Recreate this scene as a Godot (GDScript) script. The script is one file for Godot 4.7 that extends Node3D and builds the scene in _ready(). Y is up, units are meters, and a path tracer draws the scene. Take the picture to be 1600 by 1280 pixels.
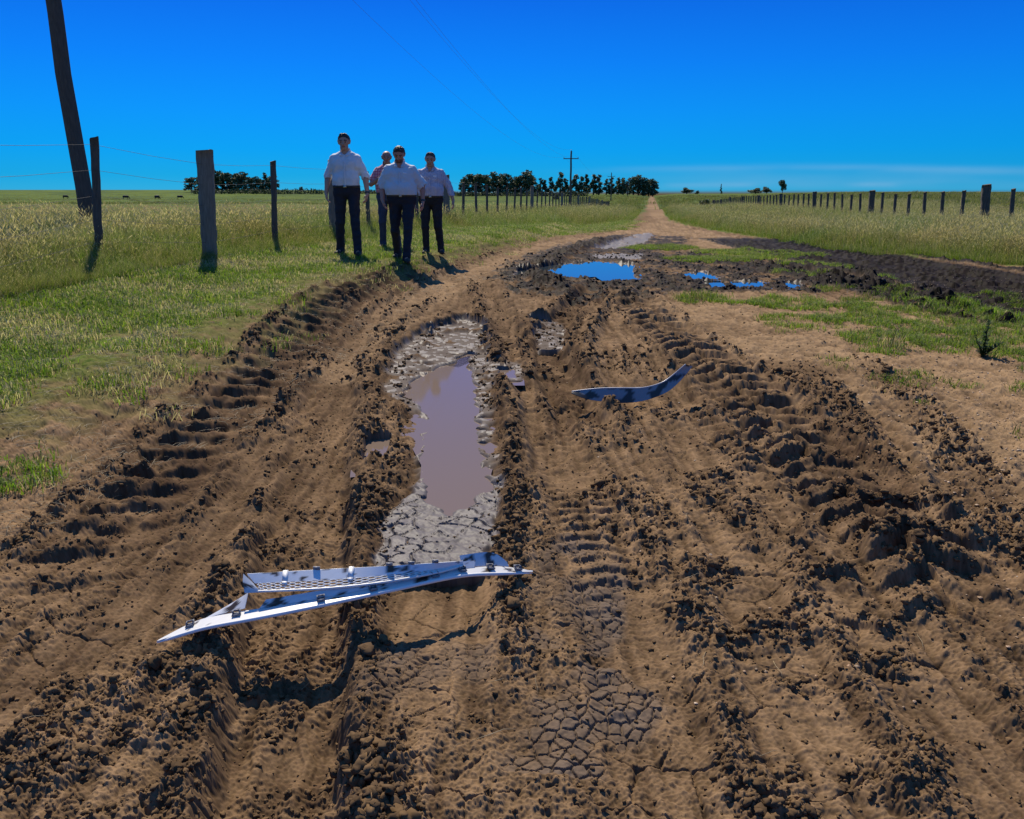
extends Node3D
# A muddy rutted country road on a clear day. Units are metres, y is up, the road runs towards -z.

const H := 1.4            # eye height above the road
const PITCH := 14.86
var rng := RandomNumberGenerator.new()
var row_d := PackedFloat32Array()
var col_t := PackedFloat32Array()
var grid_y := PackedFloat32Array()
var grid_cr := PackedFloat32Array()
var names := {}

# ------------------------------------------------------------------ helpers
func numbered(called: String) -> String:
	if not names.has(called):
		names[called] = 0
		return called
	names[called] += 1
	return "%s_%03d" % [called, names[called]]

func tag(o: Node, label: String, category := "", group := "", kind := "") -> Node:
	o.set_meta("label", label)
	if category: o.set_meta("category", category)
	if group: o.set_meta("group", group)
	if kind: o.set_meta("kind", kind)
	return o

func root_thing(called: String, at: Vector3, turn := 0.0) -> Node3D:
	var o := Node3D.new()
	o.name = numbered(called)
	o.position = at
	o.rotation.y = turn
	add_child(o)
	return o

func part(called: String, mesh: Mesh, mat: Material, parent: Node) -> MeshInstance3D:
	var o := MeshInstance3D.new()
	o.name = numbered(called) if parent == self else called
	o.mesh = mesh
	o.material_override = mat
	parent.add_child(o, true)
	return o

func mat(c: Color, rough := 0.8, metal := 0.0, vc := false) -> StandardMaterial3D:
	var m := StandardMaterial3D.new()
	m.albedo_color = c.linear_to_srgb()
	m.roughness = rough
	m.metallic = metal
	m.vertex_color_use_as_albedo = vc
	return m

func sstep(a: float, b: float, x: float) -> float:
	var t := clampf((x - a) / (b - a), 0.0, 1.0)
	return t * t * (3.0 - 2.0 * t)

func noise(kind: int, freq: float, oct: int, sd: int) -> FastNoiseLite:
	var n := FastNoiseLite.new()
	n.noise_type = kind
	n.frequency = freq
	n.seed = sd
	n.fractal_type = FastNoiseLite.FRACTAL_FBM if oct > 1 else FastNoiseLite.FRACTAL_NONE
	n.fractal_octaves = oct
	return n

func cells(freq: float, ret: int, sd: int, warp := 0.0) -> FastNoiseLite:
	var n := noise(FastNoiseLite.TYPE_CELLULAR, freq, 1, sd)
	n.cellular_return_type = ret
	n.cellular_distance_function = FastNoiseLite.DISTANCE_EUCLIDEAN
	if warp > 0.0:
		n.domain_warp_enabled = true
		n.domain_warp_amplitude = warp
		n.domain_warp_frequency = freq * 1.4
		n.domain_warp_fractal_type = FastNoiseLite.DOMAIN_WARP_FRACTAL_NONE
	return n

# ------------------------------------------------------------------ the lie of the land
const TV := [Vector2(4, 0), Vector2(13, 0.2), Vector2(18, 0.2), Vector2(40, -0.1), Vector2(84, -0.5), Vector2(170, -1.7), Vector2(240, -1.7), Vector2(620, -0.1), Vector2(900, -2), Vector2(2600, -60)]
const TL := [Vector2(4, 0), Vector2(13, 0.2), Vector2(40, 0.25), Vector2(150, -0.1), Vector2(320, -1.2), Vector2(700, 2.9), Vector2(900, 2.5), Vector2(2600, -50)]
const TR := [Vector2(4, 0), Vector2(13, 0.2), Vector2(40, -0.15), Vector2(90, -0.15), Vector2(160, 0.0), Vector2(300, 0.35), Vector2(620, 1.3), Vector2(900, 0), Vector2(2600, -55)]

func tab(t: Array, d: float) -> float:
	for i in t.size() - 1:
		if d <= t[i + 1].x:
			return lerpf(t[i].y, t[i + 1].y, sstep(t[i].x, t[i + 1].x, d))
	return t[-1].y

func lin(t: Array, d: float) -> float:
	if d <= t[0].x: return t[0].y
	for i in t.size() - 1:
		if d <= t[i + 1].x:
			return lerpf(t[i].y, t[i + 1].y, (d - t[i].x) / (t[i + 1].x - t[i].x))
	return t[-1].y

func base3(x: float, d: float, bv: float, bl: float, br: float, far: float) -> float:
	var a := x / maxf(d, 1.0)
	var u := x - 0.164 * d
	var b := bv
	if far > 0.0:
		b += (bl - b) * sstep(-0.04, -0.26, a) * far + (br - b) * sstep(0.24, 0.42, a) * far
	if d > 250.0:
		b -= 1.6 * sstep(250, 600, d) * maxf(0.0, 1.0 - absf(a - 0.164) / 0.03)
	return b + (0.22 * sstep(-2.7, -3.9, u) + 0.2 * sstep(-4.5, -7.0, u)) * sstep(130.0, 30.0, d) + 0.15 * sstep(5.0, 9.0, u)

func g0(x: float, d: float) -> float:
	return base3(x, d, tab(TV, d), tab(TL, d), tab(TR, d), sstep(18, 60, d))

func ground_at(x: float, d: float) -> float:
	var i := row_d.bsearch(d) - 1
	if i < 0 or i >= row_d.size() - 1: return g0(x, d)
	var nc := col_t.size()
	var j := col_t.bsearch(x / (d + 0.37)) - 1
	if j < 0 or j >= nc - 1: return g0(x, d)
	var fd := (d - row_d[i]) / (row_d[i + 1] - row_d[i])
	var ft := (x / (d + 0.37) - col_t[j]) / (col_t[j + 1] - col_t[j])
	var k := i * nc + j
	return lerpf(lerpf(grid_y[k], grid_y[k + 1], ft), lerpf(grid_y[k + nc], grid_y[k + nc + 1], ft), fd)

func crumble_at(x: float, d: float) -> float:
	var i := row_d.bsearch(d) - 1
	var j := col_t.bsearch(x / (d + 0.37)) - 1
	if i < 0 or i >= row_d.size() - 1 or j < 0 or j >= col_t.size() - 1: return 0.0
	return grid_cr[i * col_t.size() + j]

# edges of the grass: (distance, x)
const EDGE_L := [Vector2(0, -3.2), Vector2(4.13, -2.75), Vector2(4.94, -2.45), Vector2(6.82, -2.2), Vector2(9.53, -2.07), Vector2(11.65, -1.44), Vector2(16.07, -0.49), Vector2(24.06, 1.1), Vector2(33.5, 4.6), Vector2(45.75, 6.9), Vector2(168, 26.7), Vector2(350, 56.6), Vector2(2600, 424)]
const TALL_L := [Vector2(0, -4.9), Vector2(7.63, -4.76), Vector2(10.1, -4.2), Vector2(12.4, -3.75), Vector2(14.2, -3.25), Vector2(21.7, -1.7), Vector2(37.4, 3.6), Vector2(45.75, 6.6), Vector2(168, 26.5), Vector2(350, 56.4), Vector2(2600, 423)]
const EDGE_R := [Vector2(0, 8.9), Vector2(10.5, 8.6), Vector2(13.5, 8.2), Vector2(15.6, 7.7), Vector2(18.0, 7.0), Vector2(23.8, 6.9), Vector2(33.5, 7.6), Vector2(38.2, 8.0), Vector2(45.75, 8.5), Vector2(168, 29.2), Vector2(344, 58.2), Vector2(2600, 428)]

# tracks and ridges: knots (distance, x), half width, height (negative digs), softness, bank, crumble, lugs [kind, size, period], moist
func features() -> Array:
	return [
		{"k": [Vector2(2.2, -1.67), Vector2(3.15, -1.67), Vector2(3.71, -1.74), Vector2(4.55, -1.82), Vector2(5.24, -1.82), Vector2(6.36, -1.87), Vector2(7.65, -1.92), Vector2(9.0, -1.89), Vector2(10.87, -1.68), Vector2(12.96, -1.2)], "w": 0.27, "h": [Vector2(2, -0.035), Vector2(6, -0.025), Vector2(12, -0.02)], "s": 0.10, "b": 0.03, "c": 0.2, "l": [1, 0.066, 0.262], "m": 0.95},
		{"k": [Vector2(0.9, -0.45), Vector2(1.59, -0.55), Vector2(2.03, -0.65), Vector2(2.54, -0.76), Vector2(3.32, -0.9), Vector2(3.99, -1.02), Vector2(5.09, -1.22), Vector2(6.78, -1.48), Vector2(9.05, -1.59), Vector2(11.42, -1.41), Vector2(15.55, -0.72), Vector2(23.3, 1.07)], "w": 0.19, "h": [Vector2(1.2, -0.11), Vector2(2.5, -0.10), Vector2(3.6, -0.055), Vector2(6, -0.03), Vector2(12, -0.02)], "s": 0.055, "b": 0.018, "c": 0.2, "l": [2, 0.0045, 0.03], "m": 0.45},
		{"k": [Vector2(0.9, -0.25), Vector2(1.59, -0.31), Vector2(1.94, -0.38), Vector2(2.37, -0.48), Vector2(2.94, -0.6), Vector2(3.63, -0.67), Vector2(4.43, -0.76), Vector2(5.93, -1.06), Vector2(8.21, -1.15), Vector2(10.6, -0.85)], "w": 0.12, "h": [Vector2(1, 0.03), Vector2(2.2, 0.008), Vector2(2.7, 0.008), Vector2(3.2, 0.035), Vector2(10, 0.045)], "s": 0.12, "b": 0.0, "c": 1.0, "l": [0, 0, 1], "m": 0.5},
		{"k": [Vector2(1.7, -0.2), Vector2(2.3, -0.25), Vector2(3.06, -0.31), Vector2(3.8, -0.3), Vector2(4.67, -0.36), Vector2(5.93, -0.52), Vector2(6.78, -0.62), Vector2(7.88, -0.56), Vector2(8.94, -0.45), Vector2(10.32, -0.48)], "w": 0.24, "h": [Vector2(1.7, 0.0), Vector2(2.6, -0.05), Vector2(3.3, -0.05), Vector2(6, -0.06), Vector2(9, -0.03)], "s": 0.10, "b": 0.0, "c": 0.0, "l": [0, 0, 1], "m": 0.3},
		{"k": [Vector2(2.1, 0.03), Vector2(2.83, -0.01), Vector2(3.47, 0.0), Vector2(4.43, 0.0), Vector2(5.56, -0.04), Vector2(7.3, -0.18), Vector2(9.35, -0.33), Vector2(12.36, -0.68)], "w": 0.12, "h": [Vector2(2, 0.03), Vector2(3, 0.045), Vector2(10, 0.045)], "s": 0.12, "b": 0.0, "c": 1.0, "l": [0, 0, 1], "m": 0.5},
		{"k": [Vector2(1.2, 0.4), Vector2(1.76, 0.38), Vector2(2.3, 0.38), Vector2(2.94, 0.35), Vector2(3.9, 0.29), Vector2(5.24, 0.19), Vector2(7.03, 0.04), Vector2(9.35, -0.2), Vector2(12.79, -0.62)], "w": 0.16, "h": [Vector2(2, -0.02), Vector2(5, -0.035), Vector2(10, -0.03)], "s": 0.06, "b": 0.015, "c": 0.15, "l": [2, 0.013, 0.1], "m": 0.15, "r": 0.45},
		{"k": [Vector2(4.3, 0.5), Vector2(5.24, 0.43), Vector2(6.12, 0.36), Vector2(7.3, 0.32), Vector2(8.56, 0.47), Vector2(10.06, 0.86), Vector2(11.94, 1.3)], "w": 0.17, "h": [Vector2(4.3, 0.0), Vector2(5.5, -0.09), Vector2(9, -0.10), Vector2(12, -0.05)], "s": 0.09, "b": 0.03, "c": 0.35, "l": [2, 0.02, 0.16], "m": 0.8},
		{"k": [Vector2(4.55, 0.75), Vector2(5.24, 0.68), Vector2(6.12, 0.62), Vector2(7.3, 0.66), Vector2(8.94, 0.98), Vector2(10.89, 1.65)], "w": 0.12, "h": [Vector2(4.5, 0.0), Vector2(5.6, 0.015), Vector2(6.8, 0.07), Vector2(11, 0.06)], "s": 0.14, "b": 0.0, "c": 0.8, "l": [2, 0.02, 0.2], "m": 0.3},
		{"k": [Vector2(2.0, 1.5), Vector2(2.83, 1.57), Vector2(3.55, 1.6), Vector2(4.55, 1.63), Vector2(5.74, 1.66), Vector2(7.16, 1.59), Vector2(8.94, 1.47), Vector2(10.6, 1.4)], "w": 0.27, "h": [Vector2(2, -0.015), Vector2(5, -0.03), Vector2(10, -0.035)], "s": 0.10, "b": 0.03, "c": 0.1, "l": [4, 0.055, 0.21], "m": 0.3, "r": 0.5},
		{"k": [Vector2(2.6, 1.35), Vector2(3.47, 1.65), Vector2(4.2, 1.88), Vector2(5.24, 2.12), Vector2(6.9, 2.36)], "w": 0.24, "h": [Vector2(2, 0.02), Vector2(7, 0.025)], "s": 0.10, "b": 0.01, "c": 1.0, "l": [0, 0, 1], "m": 0.85},
		{"k": [Vector2(2.2, 1.85), Vector2(2.94, 2.05), Vector2(3.55, 2.2), Vector2(4.2, 2.42), Vector2(5.24, 2.7), Vector2(6.9, 2.95)], "w": 0.17, "h": [Vector2(2, 0.01), Vector2(7, 0.015)], "s": 0.08, "b": 0.02, "c": 1.0, "l": [0, 0, 1], "m": 0.85},
		{"k": [Vector2(6.5, 6.7), Vector2(8.5, 6.55), Vector2(10.2, 6.5), Vector2(12.0, 6.55), Vector2(14.6, 6.5), Vector2(18.5, 6.35), Vector2(24, 6.6)], "w": 1.35, "h": [Vector2(8, -0.13), Vector2(16, -0.10), Vector2(24, -0.05)], "s": 0.5, "b": 0.04, "c": 0.25, "l": [3, 0.05, 0.34], "m": 1.0, "k2": 3.5, "r": 0.4},
		{"k": [Vector2(1.0, 1.25), Vector2(1.65, 1.22), Vector2(2.06, 1.19), Vector2(2.83, 1.22), Vector2(4.2, 1.3), Vector2(6.0, 1.25)], "w": 0.16, "h": [Vector2(1, -0.02), Vector2(6, -0.02)], "s": 0.06, "b": 0.012, "c": 0.15, "l": [3, 0.016, 0.13], "m": 0.3, "r": 0.3},
		{"k": [Vector2(1.0, 0.7), Vector2(1.59, 0.74), Vector2(2.37, 0.84), Vector2(3.63, 0.96), Vector2(5.56, 1.1), Vector2(7.0, 1.15)], "w": 0.15, "h": [Vector2(1, -0.018), Vector2(6, -0.02)], "s": 0.06, "b": 0.012, "c": 0.12, "l": [2, 0.009, 0.07], "m": 0.2, "r": 0.3},
		{"k": [Vector2(1.2, -1.75), Vector2(2.0, -1.5), Vector2(2.7, -1.3), Vector2(3.5, -1.25), Vector2(5.0, -1.45)], "w": 0.15, "h": [Vector2(1, -0.02), Vector2(5, -0.012)], "s": 0.07, "b": 0.01, "c": 0.1, "l": [2, 0.006, 0.09], "m": 0.4, "r": 0.2},
		{"k": [Vector2(8.0, 5.35), Vector2(9.81, 4.95), Vector2(11.21, 4.8), Vector2(12.84, 4.5), Vector2(14.9, 3.94)], "w": 0.42, "h": [Vector2(8, -0.03), Vector2(15, -0.06)], "s": 0.12, "b": 0.05, "c": 0.5, "l": [3, 0.08, 0.32], "m": 1.0, "k2": 2.2},
		{"k": [Vector2(9.8, 0.4), Vector2(11.0, 0.55), Vector2(13.0, 0.3), Vector2(15.5, 0.8), Vector2(19.0, 1.7), Vector2(25.0, 3.3)], "w": 0.3, "h": [Vector2(9, 0.06), Vector2(25, 0.04)], "s": 0.2, "b": 0.0, "c": 1.0, "l": [3, 0.05, 0.25], "m": 1.0, "k2": 0.7},
	]

# zones: outline (x, distance), what, amount, edge, level
func zones() -> Array:
	return [
		["chew", [Vector2(0.43, 6.78), Vector2(1.08, 7.2), Vector2(1.75, 5.24), Vector2(2.0, 3.8), Vector2(2.0, 3.06), Vector2(1.9, 2.37), Vector2(1.6, 1.2), Vector2(0.3, 1.2), Vector2(0.42, 2.37), Vector2(0.4, 3.9)], 0.42, 0.25, 0.0],
		["chew", [Vector2(-2.2, 1.6), Vector2(-1.9, 2.6), Vector2(-1.25, 3.6), Vector2(-1.3, 5.5), Vector2(-1.1, 3.6), Vector2(-0.95, 2.6), Vector2(-0.8, 1.0), Vector2(-2.0, 1.0)], 0.3, 0.2, 0.0],
		["tan", [Vector2(1.7, 9.81), Vector2(2.5, 10.6), Vector2(5.2, 9.5), Vector2(5.8, 5.0), Vector2(3.2, 2.2), Vector2(2.0, 2.2), Vector2(2.1, 3.47), Vector2(2.4, 5.24), Vector2(2.0, 6.78), Vector2(1.5, 9.0)], 1.0, 0.4, 0.0],
		["tan", [Vector2(-1.6, 6.0), Vector2(-1.5, 9.0), Vector2(-1.0, 12.0), Vector2(-0.2, 15.8), Vector2(1.6, 24.0), Vector2(2.6, 24.0), Vector2(0.6, 16.5), Vector2(-0.35, 12.5), Vector2(-0.9, 9.0), Vector2(-1.2, 6.0)], 0.9, 0.25, 0.0],
		["tan", [Vector2(2.0, 22.0), Vector2(5.0, 35.0), Vector2(8.0, 46.0), Vector2(26.0, 168.0), Vector2(100.0, 620.0), Vector2(102.0, 620.0), Vector2(29.5, 168.0), Vector2(9.6, 46.0), Vector2(7.0, 32.0), Vector2(6.2, 22.0), Vector2(5.2, 16.0), Vector2(3.6, 16.0)], 1.0, 0.5, 0.0],
		["dark", [Vector2(-0.25, 12.2), Vector2(0.2, 16.0), Vector2(1.5, 20.5), Vector2(3.7, 27.0), Vector2(5.0, 24.0), Vector2(3.6, 17.2), Vector2(4.6, 14.6), Vector2(5.2, 11.8), Vector2(4.4, 10.5), Vector2(2.06, 10.6), Vector2(1.38, 9.7), Vector2(0.1, 10.3)], 1.0, 0.35, 0.0],
		["silt", [Vector2(-0.5, 2.88), Vector2(-0.53, 3.25), Vector2(-0.46, 3.71), Vector2(-0.55, 5.0), Vector2(-0.9, 5.7), Vector2(-1.05, 7.16), Vector2(-0.9, 8.3), Vector2(-0.56, 9.1), Vector2(-0.25, 8.56), Vector2(-0.18, 6.78), Vector2(-0.16, 5.24), Vector2(-0.09, 4.2), Vector2(-0.06, 3.55), Vector2(-0.12, 2.9)], 1.0, 0.07, 0.02],
		["silt", [Vector2(0.22, 7.3), Vector2(0.22, 8.9), Vector2(0.55, 8.9), Vector2(0.48, 7.3)], 0.9, 0.08, 0.03],
		["silt", [Vector2(-0.2, 6.0), Vector2(-0.2, 6.7), Vector2(0.08, 6.7), Vector2(0.06, 6.0)], 0.8, 0.06, 0.035],
		["silt", [Vector2(1.5, 15.4), Vector2(1.7, 16.6), Vector2(2.7, 16.6), Vector2(2.3, 15.4)], 0.9, 0.2, 0.2],
		["silt", [Vector2(1.8, 18.4), Vector2(2.2, 20.0), Vector2(4.2, 27.0), Vector2(4.6, 27.0), Vector2(3.2, 20.4), Vector2(2.4, 18.2)], 0.75, 0.15, 0.15],
		["plate", [Vector2(-0.52, 2.86), Vector2(-0.55, 3.4), Vector2(-0.48, 3.85), Vector2(-0.06, 3.85), Vector2(-0.05, 3.2), Vector2(-0.12, 2.86)], 1.0, 0.04, 0.012],
		["fine", [Vector2(0.05, 2.3), Vector2(0.08, 2.94), Vector2(0.22, 3.2), Vector2(0.44, 3.12), Vector2(0.42, 2.73), Vector2(0.3, 2.3)], 1.0, 0.06, 0.0],
		["fine", [Vector2(-0.02, 1.75), Vector2(0.07, 2.06), Vector2(0.22, 2.26), Vector2(0.4, 2.2), Vector2(0.42, 1.97), Vector2(0.24, 1.72)], 1.0, 0.08, 0.0],
		["fine", [Vector2(-0.45, 2.05), Vector2(-0.43, 2.3), Vector2(-0.25, 2.41), Vector2(-0.08, 2.37), Vector2(-0.1, 2.16), Vector2(-0.29, 2.0)], 0.7, 0.06, 0.0],
		["water", [Vector2(-0.42, 3.6), Vector2(-0.47, 4.35), Vector2(-0.52, 5.0), Vector2(-0.62, 5.4), Vector2(-0.8, 5.62), Vector2(-0.74, 6.2), Vector2(-0.57, 6.7), Vector2(-0.38, 6.9), Vector2(-0.28, 5.85), Vector2(-0.24, 5.05), Vector2(-0.17, 4.2), Vector2(-0.12, 3.75), Vector2(-0.28, 3.4)], 1.0, 0.06, 0.0],
		["water", [Vector2(-0.5, 6.95), Vector2(-0.38, 7.2), Vector2(-0.3, 7.15), Vector2(-0.42, 6.85)], 1.0, 0.03, 0.0],
		["water", [Vector2(-0.84, 4.55), Vector2(-0.70, 4.63), Vector2(-0.69, 4.22), Vector2(-0.79, 4.15)], 1.0, 0.02, 0.0],
		["water", [Vector2(-0.12, 6.42), Vector2(0.02, 6.46), Vector2(0.02, 6.1), Vector2(-0.08, 6.1)], 1.0, 0.02, 0.02],
		["water", [Vector2(0.05, 12.35), Vector2(0.1, 13.0), Vector2(0.4, 13.6), Vector2(0.75, 14.2), Vector2(1.41, 14.8), Vector2(2.08, 14.3), Vector2(1.72, 11.85), Vector2(1.4, 11.65), Vector2(1.22, 11.8), Vector2(1.16, 12.35), Vector2(0.75, 12.1)], 1.0, 0.06, 0.19],
		["water", [Vector2(2.6, 12.6), Vector2(3.0, 13.0), Vector2(2.95, 11.8), Vector2(2.62, 11.8)], 1.0, 0.05, 0.185],
		["water", [Vector2(2.7, 11.6), Vector2(2.94, 11.7), Vector2(2.8, 11.0), Vector2(2.62, 11.1)], 1.0, 0.04, 0.175],
		["water", [Vector2(3.1, 11.7), Vector2(3.5, 11.6), Vector2(3.34, 10.95), Vector2(2.97, 11.0)], 1.0, 0.04, 0.175],
		["water", [Vector2(3.83, 11.56), Vector2(4.02, 11.5), Vector2(3.8, 10.85), Vector2(3.64, 10.9)], 1.0, 0.04, 0.175],
	]

func build_ground() -> void:
	# rows get farther apart with distance, as terrain grids do; a few rows go on behind the viewpoint
	for b in [-300.0, -60.0, -12.0, -3.0, -0.6, 0.3, 0.7]: row_d.append(b)
	var first := row_d.size()
	var d := 0.95
	while d < 2600.0:
		row_d.append(d)
		var s := (d * d + 1.96) / 1.4 * 0.00122 * (1.0 if d < 1.5 else 0.72 if d < 7.0 else 0.5 if d < 22.0 else 1.3)
		d += minf(s, d * 0.07)
	var t := 0.0
	var half := PackedFloat32Array()
	while t < 40.0:
		half.append(t)
		t += 0.0016 if t < 0.66 else 0.005 if t < 0.98 else (t - 0.94) * 0.16
	for i in range(half.size() - 1, 0, -1): col_t.append(-half[i])
	for v in half: col_t.append(v)
	var nr := row_d.size()
	var nc := col_t.size()
	var n_a := noise(FastNoiseLite.TYPE_SIMPLEX_SMOOTH, 0.9, 3, 11)
	var n_m := noise(FastNoiseLite.TYPE_SIMPLEX_SMOOTH, 3.2, 3, 12)
	var n_b := noise(FastNoiseLite.TYPE_SIMPLEX_SMOOTH, 7.5, 5, 13)
	n_b.fractal_gain = 0.6
	var n_e := noise(FastNoiseLite.TYPE_SIMPLEX_SMOOTH, 55.0, 3, 14)
	var n_c := cells(20.0, FastNoiseLite.RETURN_DISTANCE, 15, 0.035)
	n_c.cellular_distance_function = FastNoiseLite.DISTANCE_HYBRID
	var n_d := cells(52.0, FastNoiseLite.RETURN_DISTANCE, 16, 0.012)
	var n_v := cells(10.5, FastNoiseLite.RETURN_DISTANCE2_SUB, 17, 0.05)
	var n_w := cells(25.0, FastNoiseLite.RETURN_DISTANCE2_SUB, 18, 0.008)
	var n_u := cells(5.5, FastNoiseLite.RETURN_DISTANCE2_SUB, 20, 0.05)
	var n_s := noise(FastNoiseLite.TYPE_SIMPLEX_SMOOTH, 1.0, 3, 21)
	var n_far := noise(FastNoiseLite.TYPE_SIMPLEX_SMOOTH, 0.03, 4, 19)
	var fs := features()
	var zs := zones()
	for f in fs:
		var arc := [0.0]
		for i in f.k.size() - 1: arc.append(arc[i] + f.k[i].distance_to(f.k[i + 1]))
		f.arc = arc
	var pos := PackedVector3Array()
	var col := PackedColorArray()
	var gloss := PackedByteArray()
	pos.resize(nr * nc); col.resize(nr * nc); gloss.resize(nr * nc)
	grid_y.resize(nr * nc); grid_cr.resize(nr * nc)
	var xs := PackedFloat32Array(); var hh := PackedFloat32Array(); var cr := PackedFloat32Array(); var mo := PackedFloat32Array()
	var bk := PackedFloat32Array(); var si := PackedFloat32Array(); var sl := PackedFloat32Array(); var tn := PackedFloat32Array()
	var wa := PackedFloat32Array(); var wl := PackedFloat32Array(); var ck := PackedFloat32Array(); var cs := PackedFloat32Array(); var sm := PackedFloat32Array(); var na := PackedFloat32Array(); var nm := PackedFloat32Array()
	for a in [xs, hh, cr, mo, bk, si, sl, tn, wa, wl, ck, cs, sm, na, nm]: a.resize(nc)
	for i in nr:
		d = row_d[i]
		var bv := tab(TV, d); var bl := tab(TL, d); var br := tab(TR, d); var far := sstep(18, 60, d)
		var el := lin(EDGE_L, d); var er := lin(EDGE_R, d)
		var wide := (d + 0.37) if i >= first else 1.32 * (1.0 + (0.95 - d) * 0.8)
		for a in [cr, mo, bk, si, tn, wa, ck, cs, sm]: a.fill(0.0)
		for j in nc:
			var x := clampf(col_t[j] * wide, -3200.0 - absf(col_t[j]), 3200.0 + absf(col_t[j]))
			xs[j] = x
			hh[j] = base3(x, d, bv, bl, br, far)
			if d < 60.0:
				na[j] = n_a.get_noise_2d(x, d)
				nm[j] = n_m.get_noise_2d(x, d)
			else:
				na[j] = n_far.get_noise_2d(x, d * 0.3)
				nm[j] = n_far.get_noise_2d(x * 3.0 + 900.0, d * 0.9)
		if i >= first and d < 30.0:
			for f in fs:
				var kn: Array = f.k
				if d < kn[0].x or d > kn[-1].x: continue
				var q := 0
				while d > kn[q + 1].x: q += 1
				var fr: float = (d - kn[q].x) / (kn[q + 1].x - kn[q].x)
				var cx: float = lerpf(kn[q].y, kn[q + 1].y, fr)
				var slope: float = (kn[q + 1].y - kn[q].y) / (kn[q + 1].x - kn[q].x)
				var cosp := 1.0 / sqrt(1.0 + slope * slope)
				var s: float = lerpf(f.arc[q], f.arc[q + 1], fr)
				var span: float = kn[-1].x - kn[0].x
				var tap: float = sstep(0.0, 0.12 * span, d - kn[0].x) * sstep(0.0, 0.15 * span, kn[-1].x - d)
				if kn[0].x < 1.0: tap = sstep(0.0, 0.15 * span, kn[-1].x - d)
				var w: float = f.w; var soft: float = f.s; var bank: float = f.b; var fc: float = f.c; var fm: float = f.m
				var h: float = lin(f.h, d) * tap
				var lk: int = f.l[0]; var la: float = f.l[1] * tap; var lp: float = f.l[2]
				var k2: float = f.get("k2", 0.0)
				var rc: float = f.get("r", 0.75)
				var reach := (w + 0.3) / cosp
				var j0 := maxi(0, col_t.bsearch((cx - reach) / wide)); var j1 := mini(nc - 1, col_t.bsearch((cx + reach) / wide))
				for j in range(j0, j1):
					var p := (xs[j] - cx) * cosp + 0.035 * nm[j]
					var ap := absf(p)
					var inside := 1.0 - sstep(w - soft, w + 0.02, ap)
					var rim := exp(-pow((ap - w - 0.05) / 0.06, 2.0))
					hh[j] += h * inside + bank * tap * rim * (1.0 + 1.2 * nm[j])
					if lk == 1 and inside > 0.0:
						var ph := fposmod((s - 0.38 * p - 0.7 * p * p + 0.07 * nm[j] + 0.03 * sin(s * 5.0)) / lp, 1.0)
						hh[j] += la * sstep(0.0, 0.24, ph) * (1.0 - sstep(0.36, 0.98, ph)) * sstep(w + 0.06, w - 0.10, ap + 0.12 * nm[j]) * sstep(0.3, -0.12, p + 0.1 * na[j]) * (0.85 + 0.9 * nm[j])
					elif lk == 2 and inside > 0.0:
						var ph2 := fposmod((s + 0.35 * ap) / lp, 1.0)
						hh[j] += la * (sstep(0.0, 0.2, ph2) - sstep(0.5, 0.75, ph2)) * inside * clampf(0.75 + 1.8 * na[j] + nm[j], 0.0, 1.4) + 0.008 * float(la > 0.004) * (sstep(0.022, 0.012, absf(p - 0.05)) + sstep(0.02, 0.012, absf(p + 0.07))) * tap * float(lp < 0.05)
					elif lk == 4 and inside > 0.0:   # a tractor tyre: curved bars springing from the middle, now to one side, now to the other
						var ph4 := fposmod((s + 0.75 * ap - 0.8 * ap * ap + (0.5 * lp if p > 0.0 else 0.0) + 0.03 * nm[j]) / lp, 1.0)
						hh[j] += la * sstep(0.0, 0.2, ph4) * (1.0 - sstep(0.45, 0.8, ph4)) * inside * clampf(0.9 + 0.9 * na[j] + 0.5 * nm[j], 0.45, 1.4)
					elif lk == 3 and inside > 0.0:
						var ph3 := fposmod((s + 0.5 * p * (1.0 + p) + 0.05 * nm[j]) / lp, 1.0)
						hh[j] += la * sstep(0.0, 0.18, ph3) * (1.0 - sstep(0.45, 0.9, ph3)) * inside * clampf(0.6 + 1.5 * na[j] + 0.8 * nm[j], 0.0, 1.5)
					if h > 0.0 or lk == 0 and fc > 0.5:
						cr[j] = maxf(cr[j], fc * inside * tap)
					else:
						sm[j] = maxf(sm[j], inside * tap * (1.0 - fc))
						cr[j] = maxf(cr[j], (rc * rim + fc * inside) * tap)
					mo[j] = maxf(mo[j], fm * maxf(inside, 0.7 * rim) * tap)
					bk[j] = maxf(bk[j], k2 * maxf(inside, 0.8 * rim) * tap)
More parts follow.
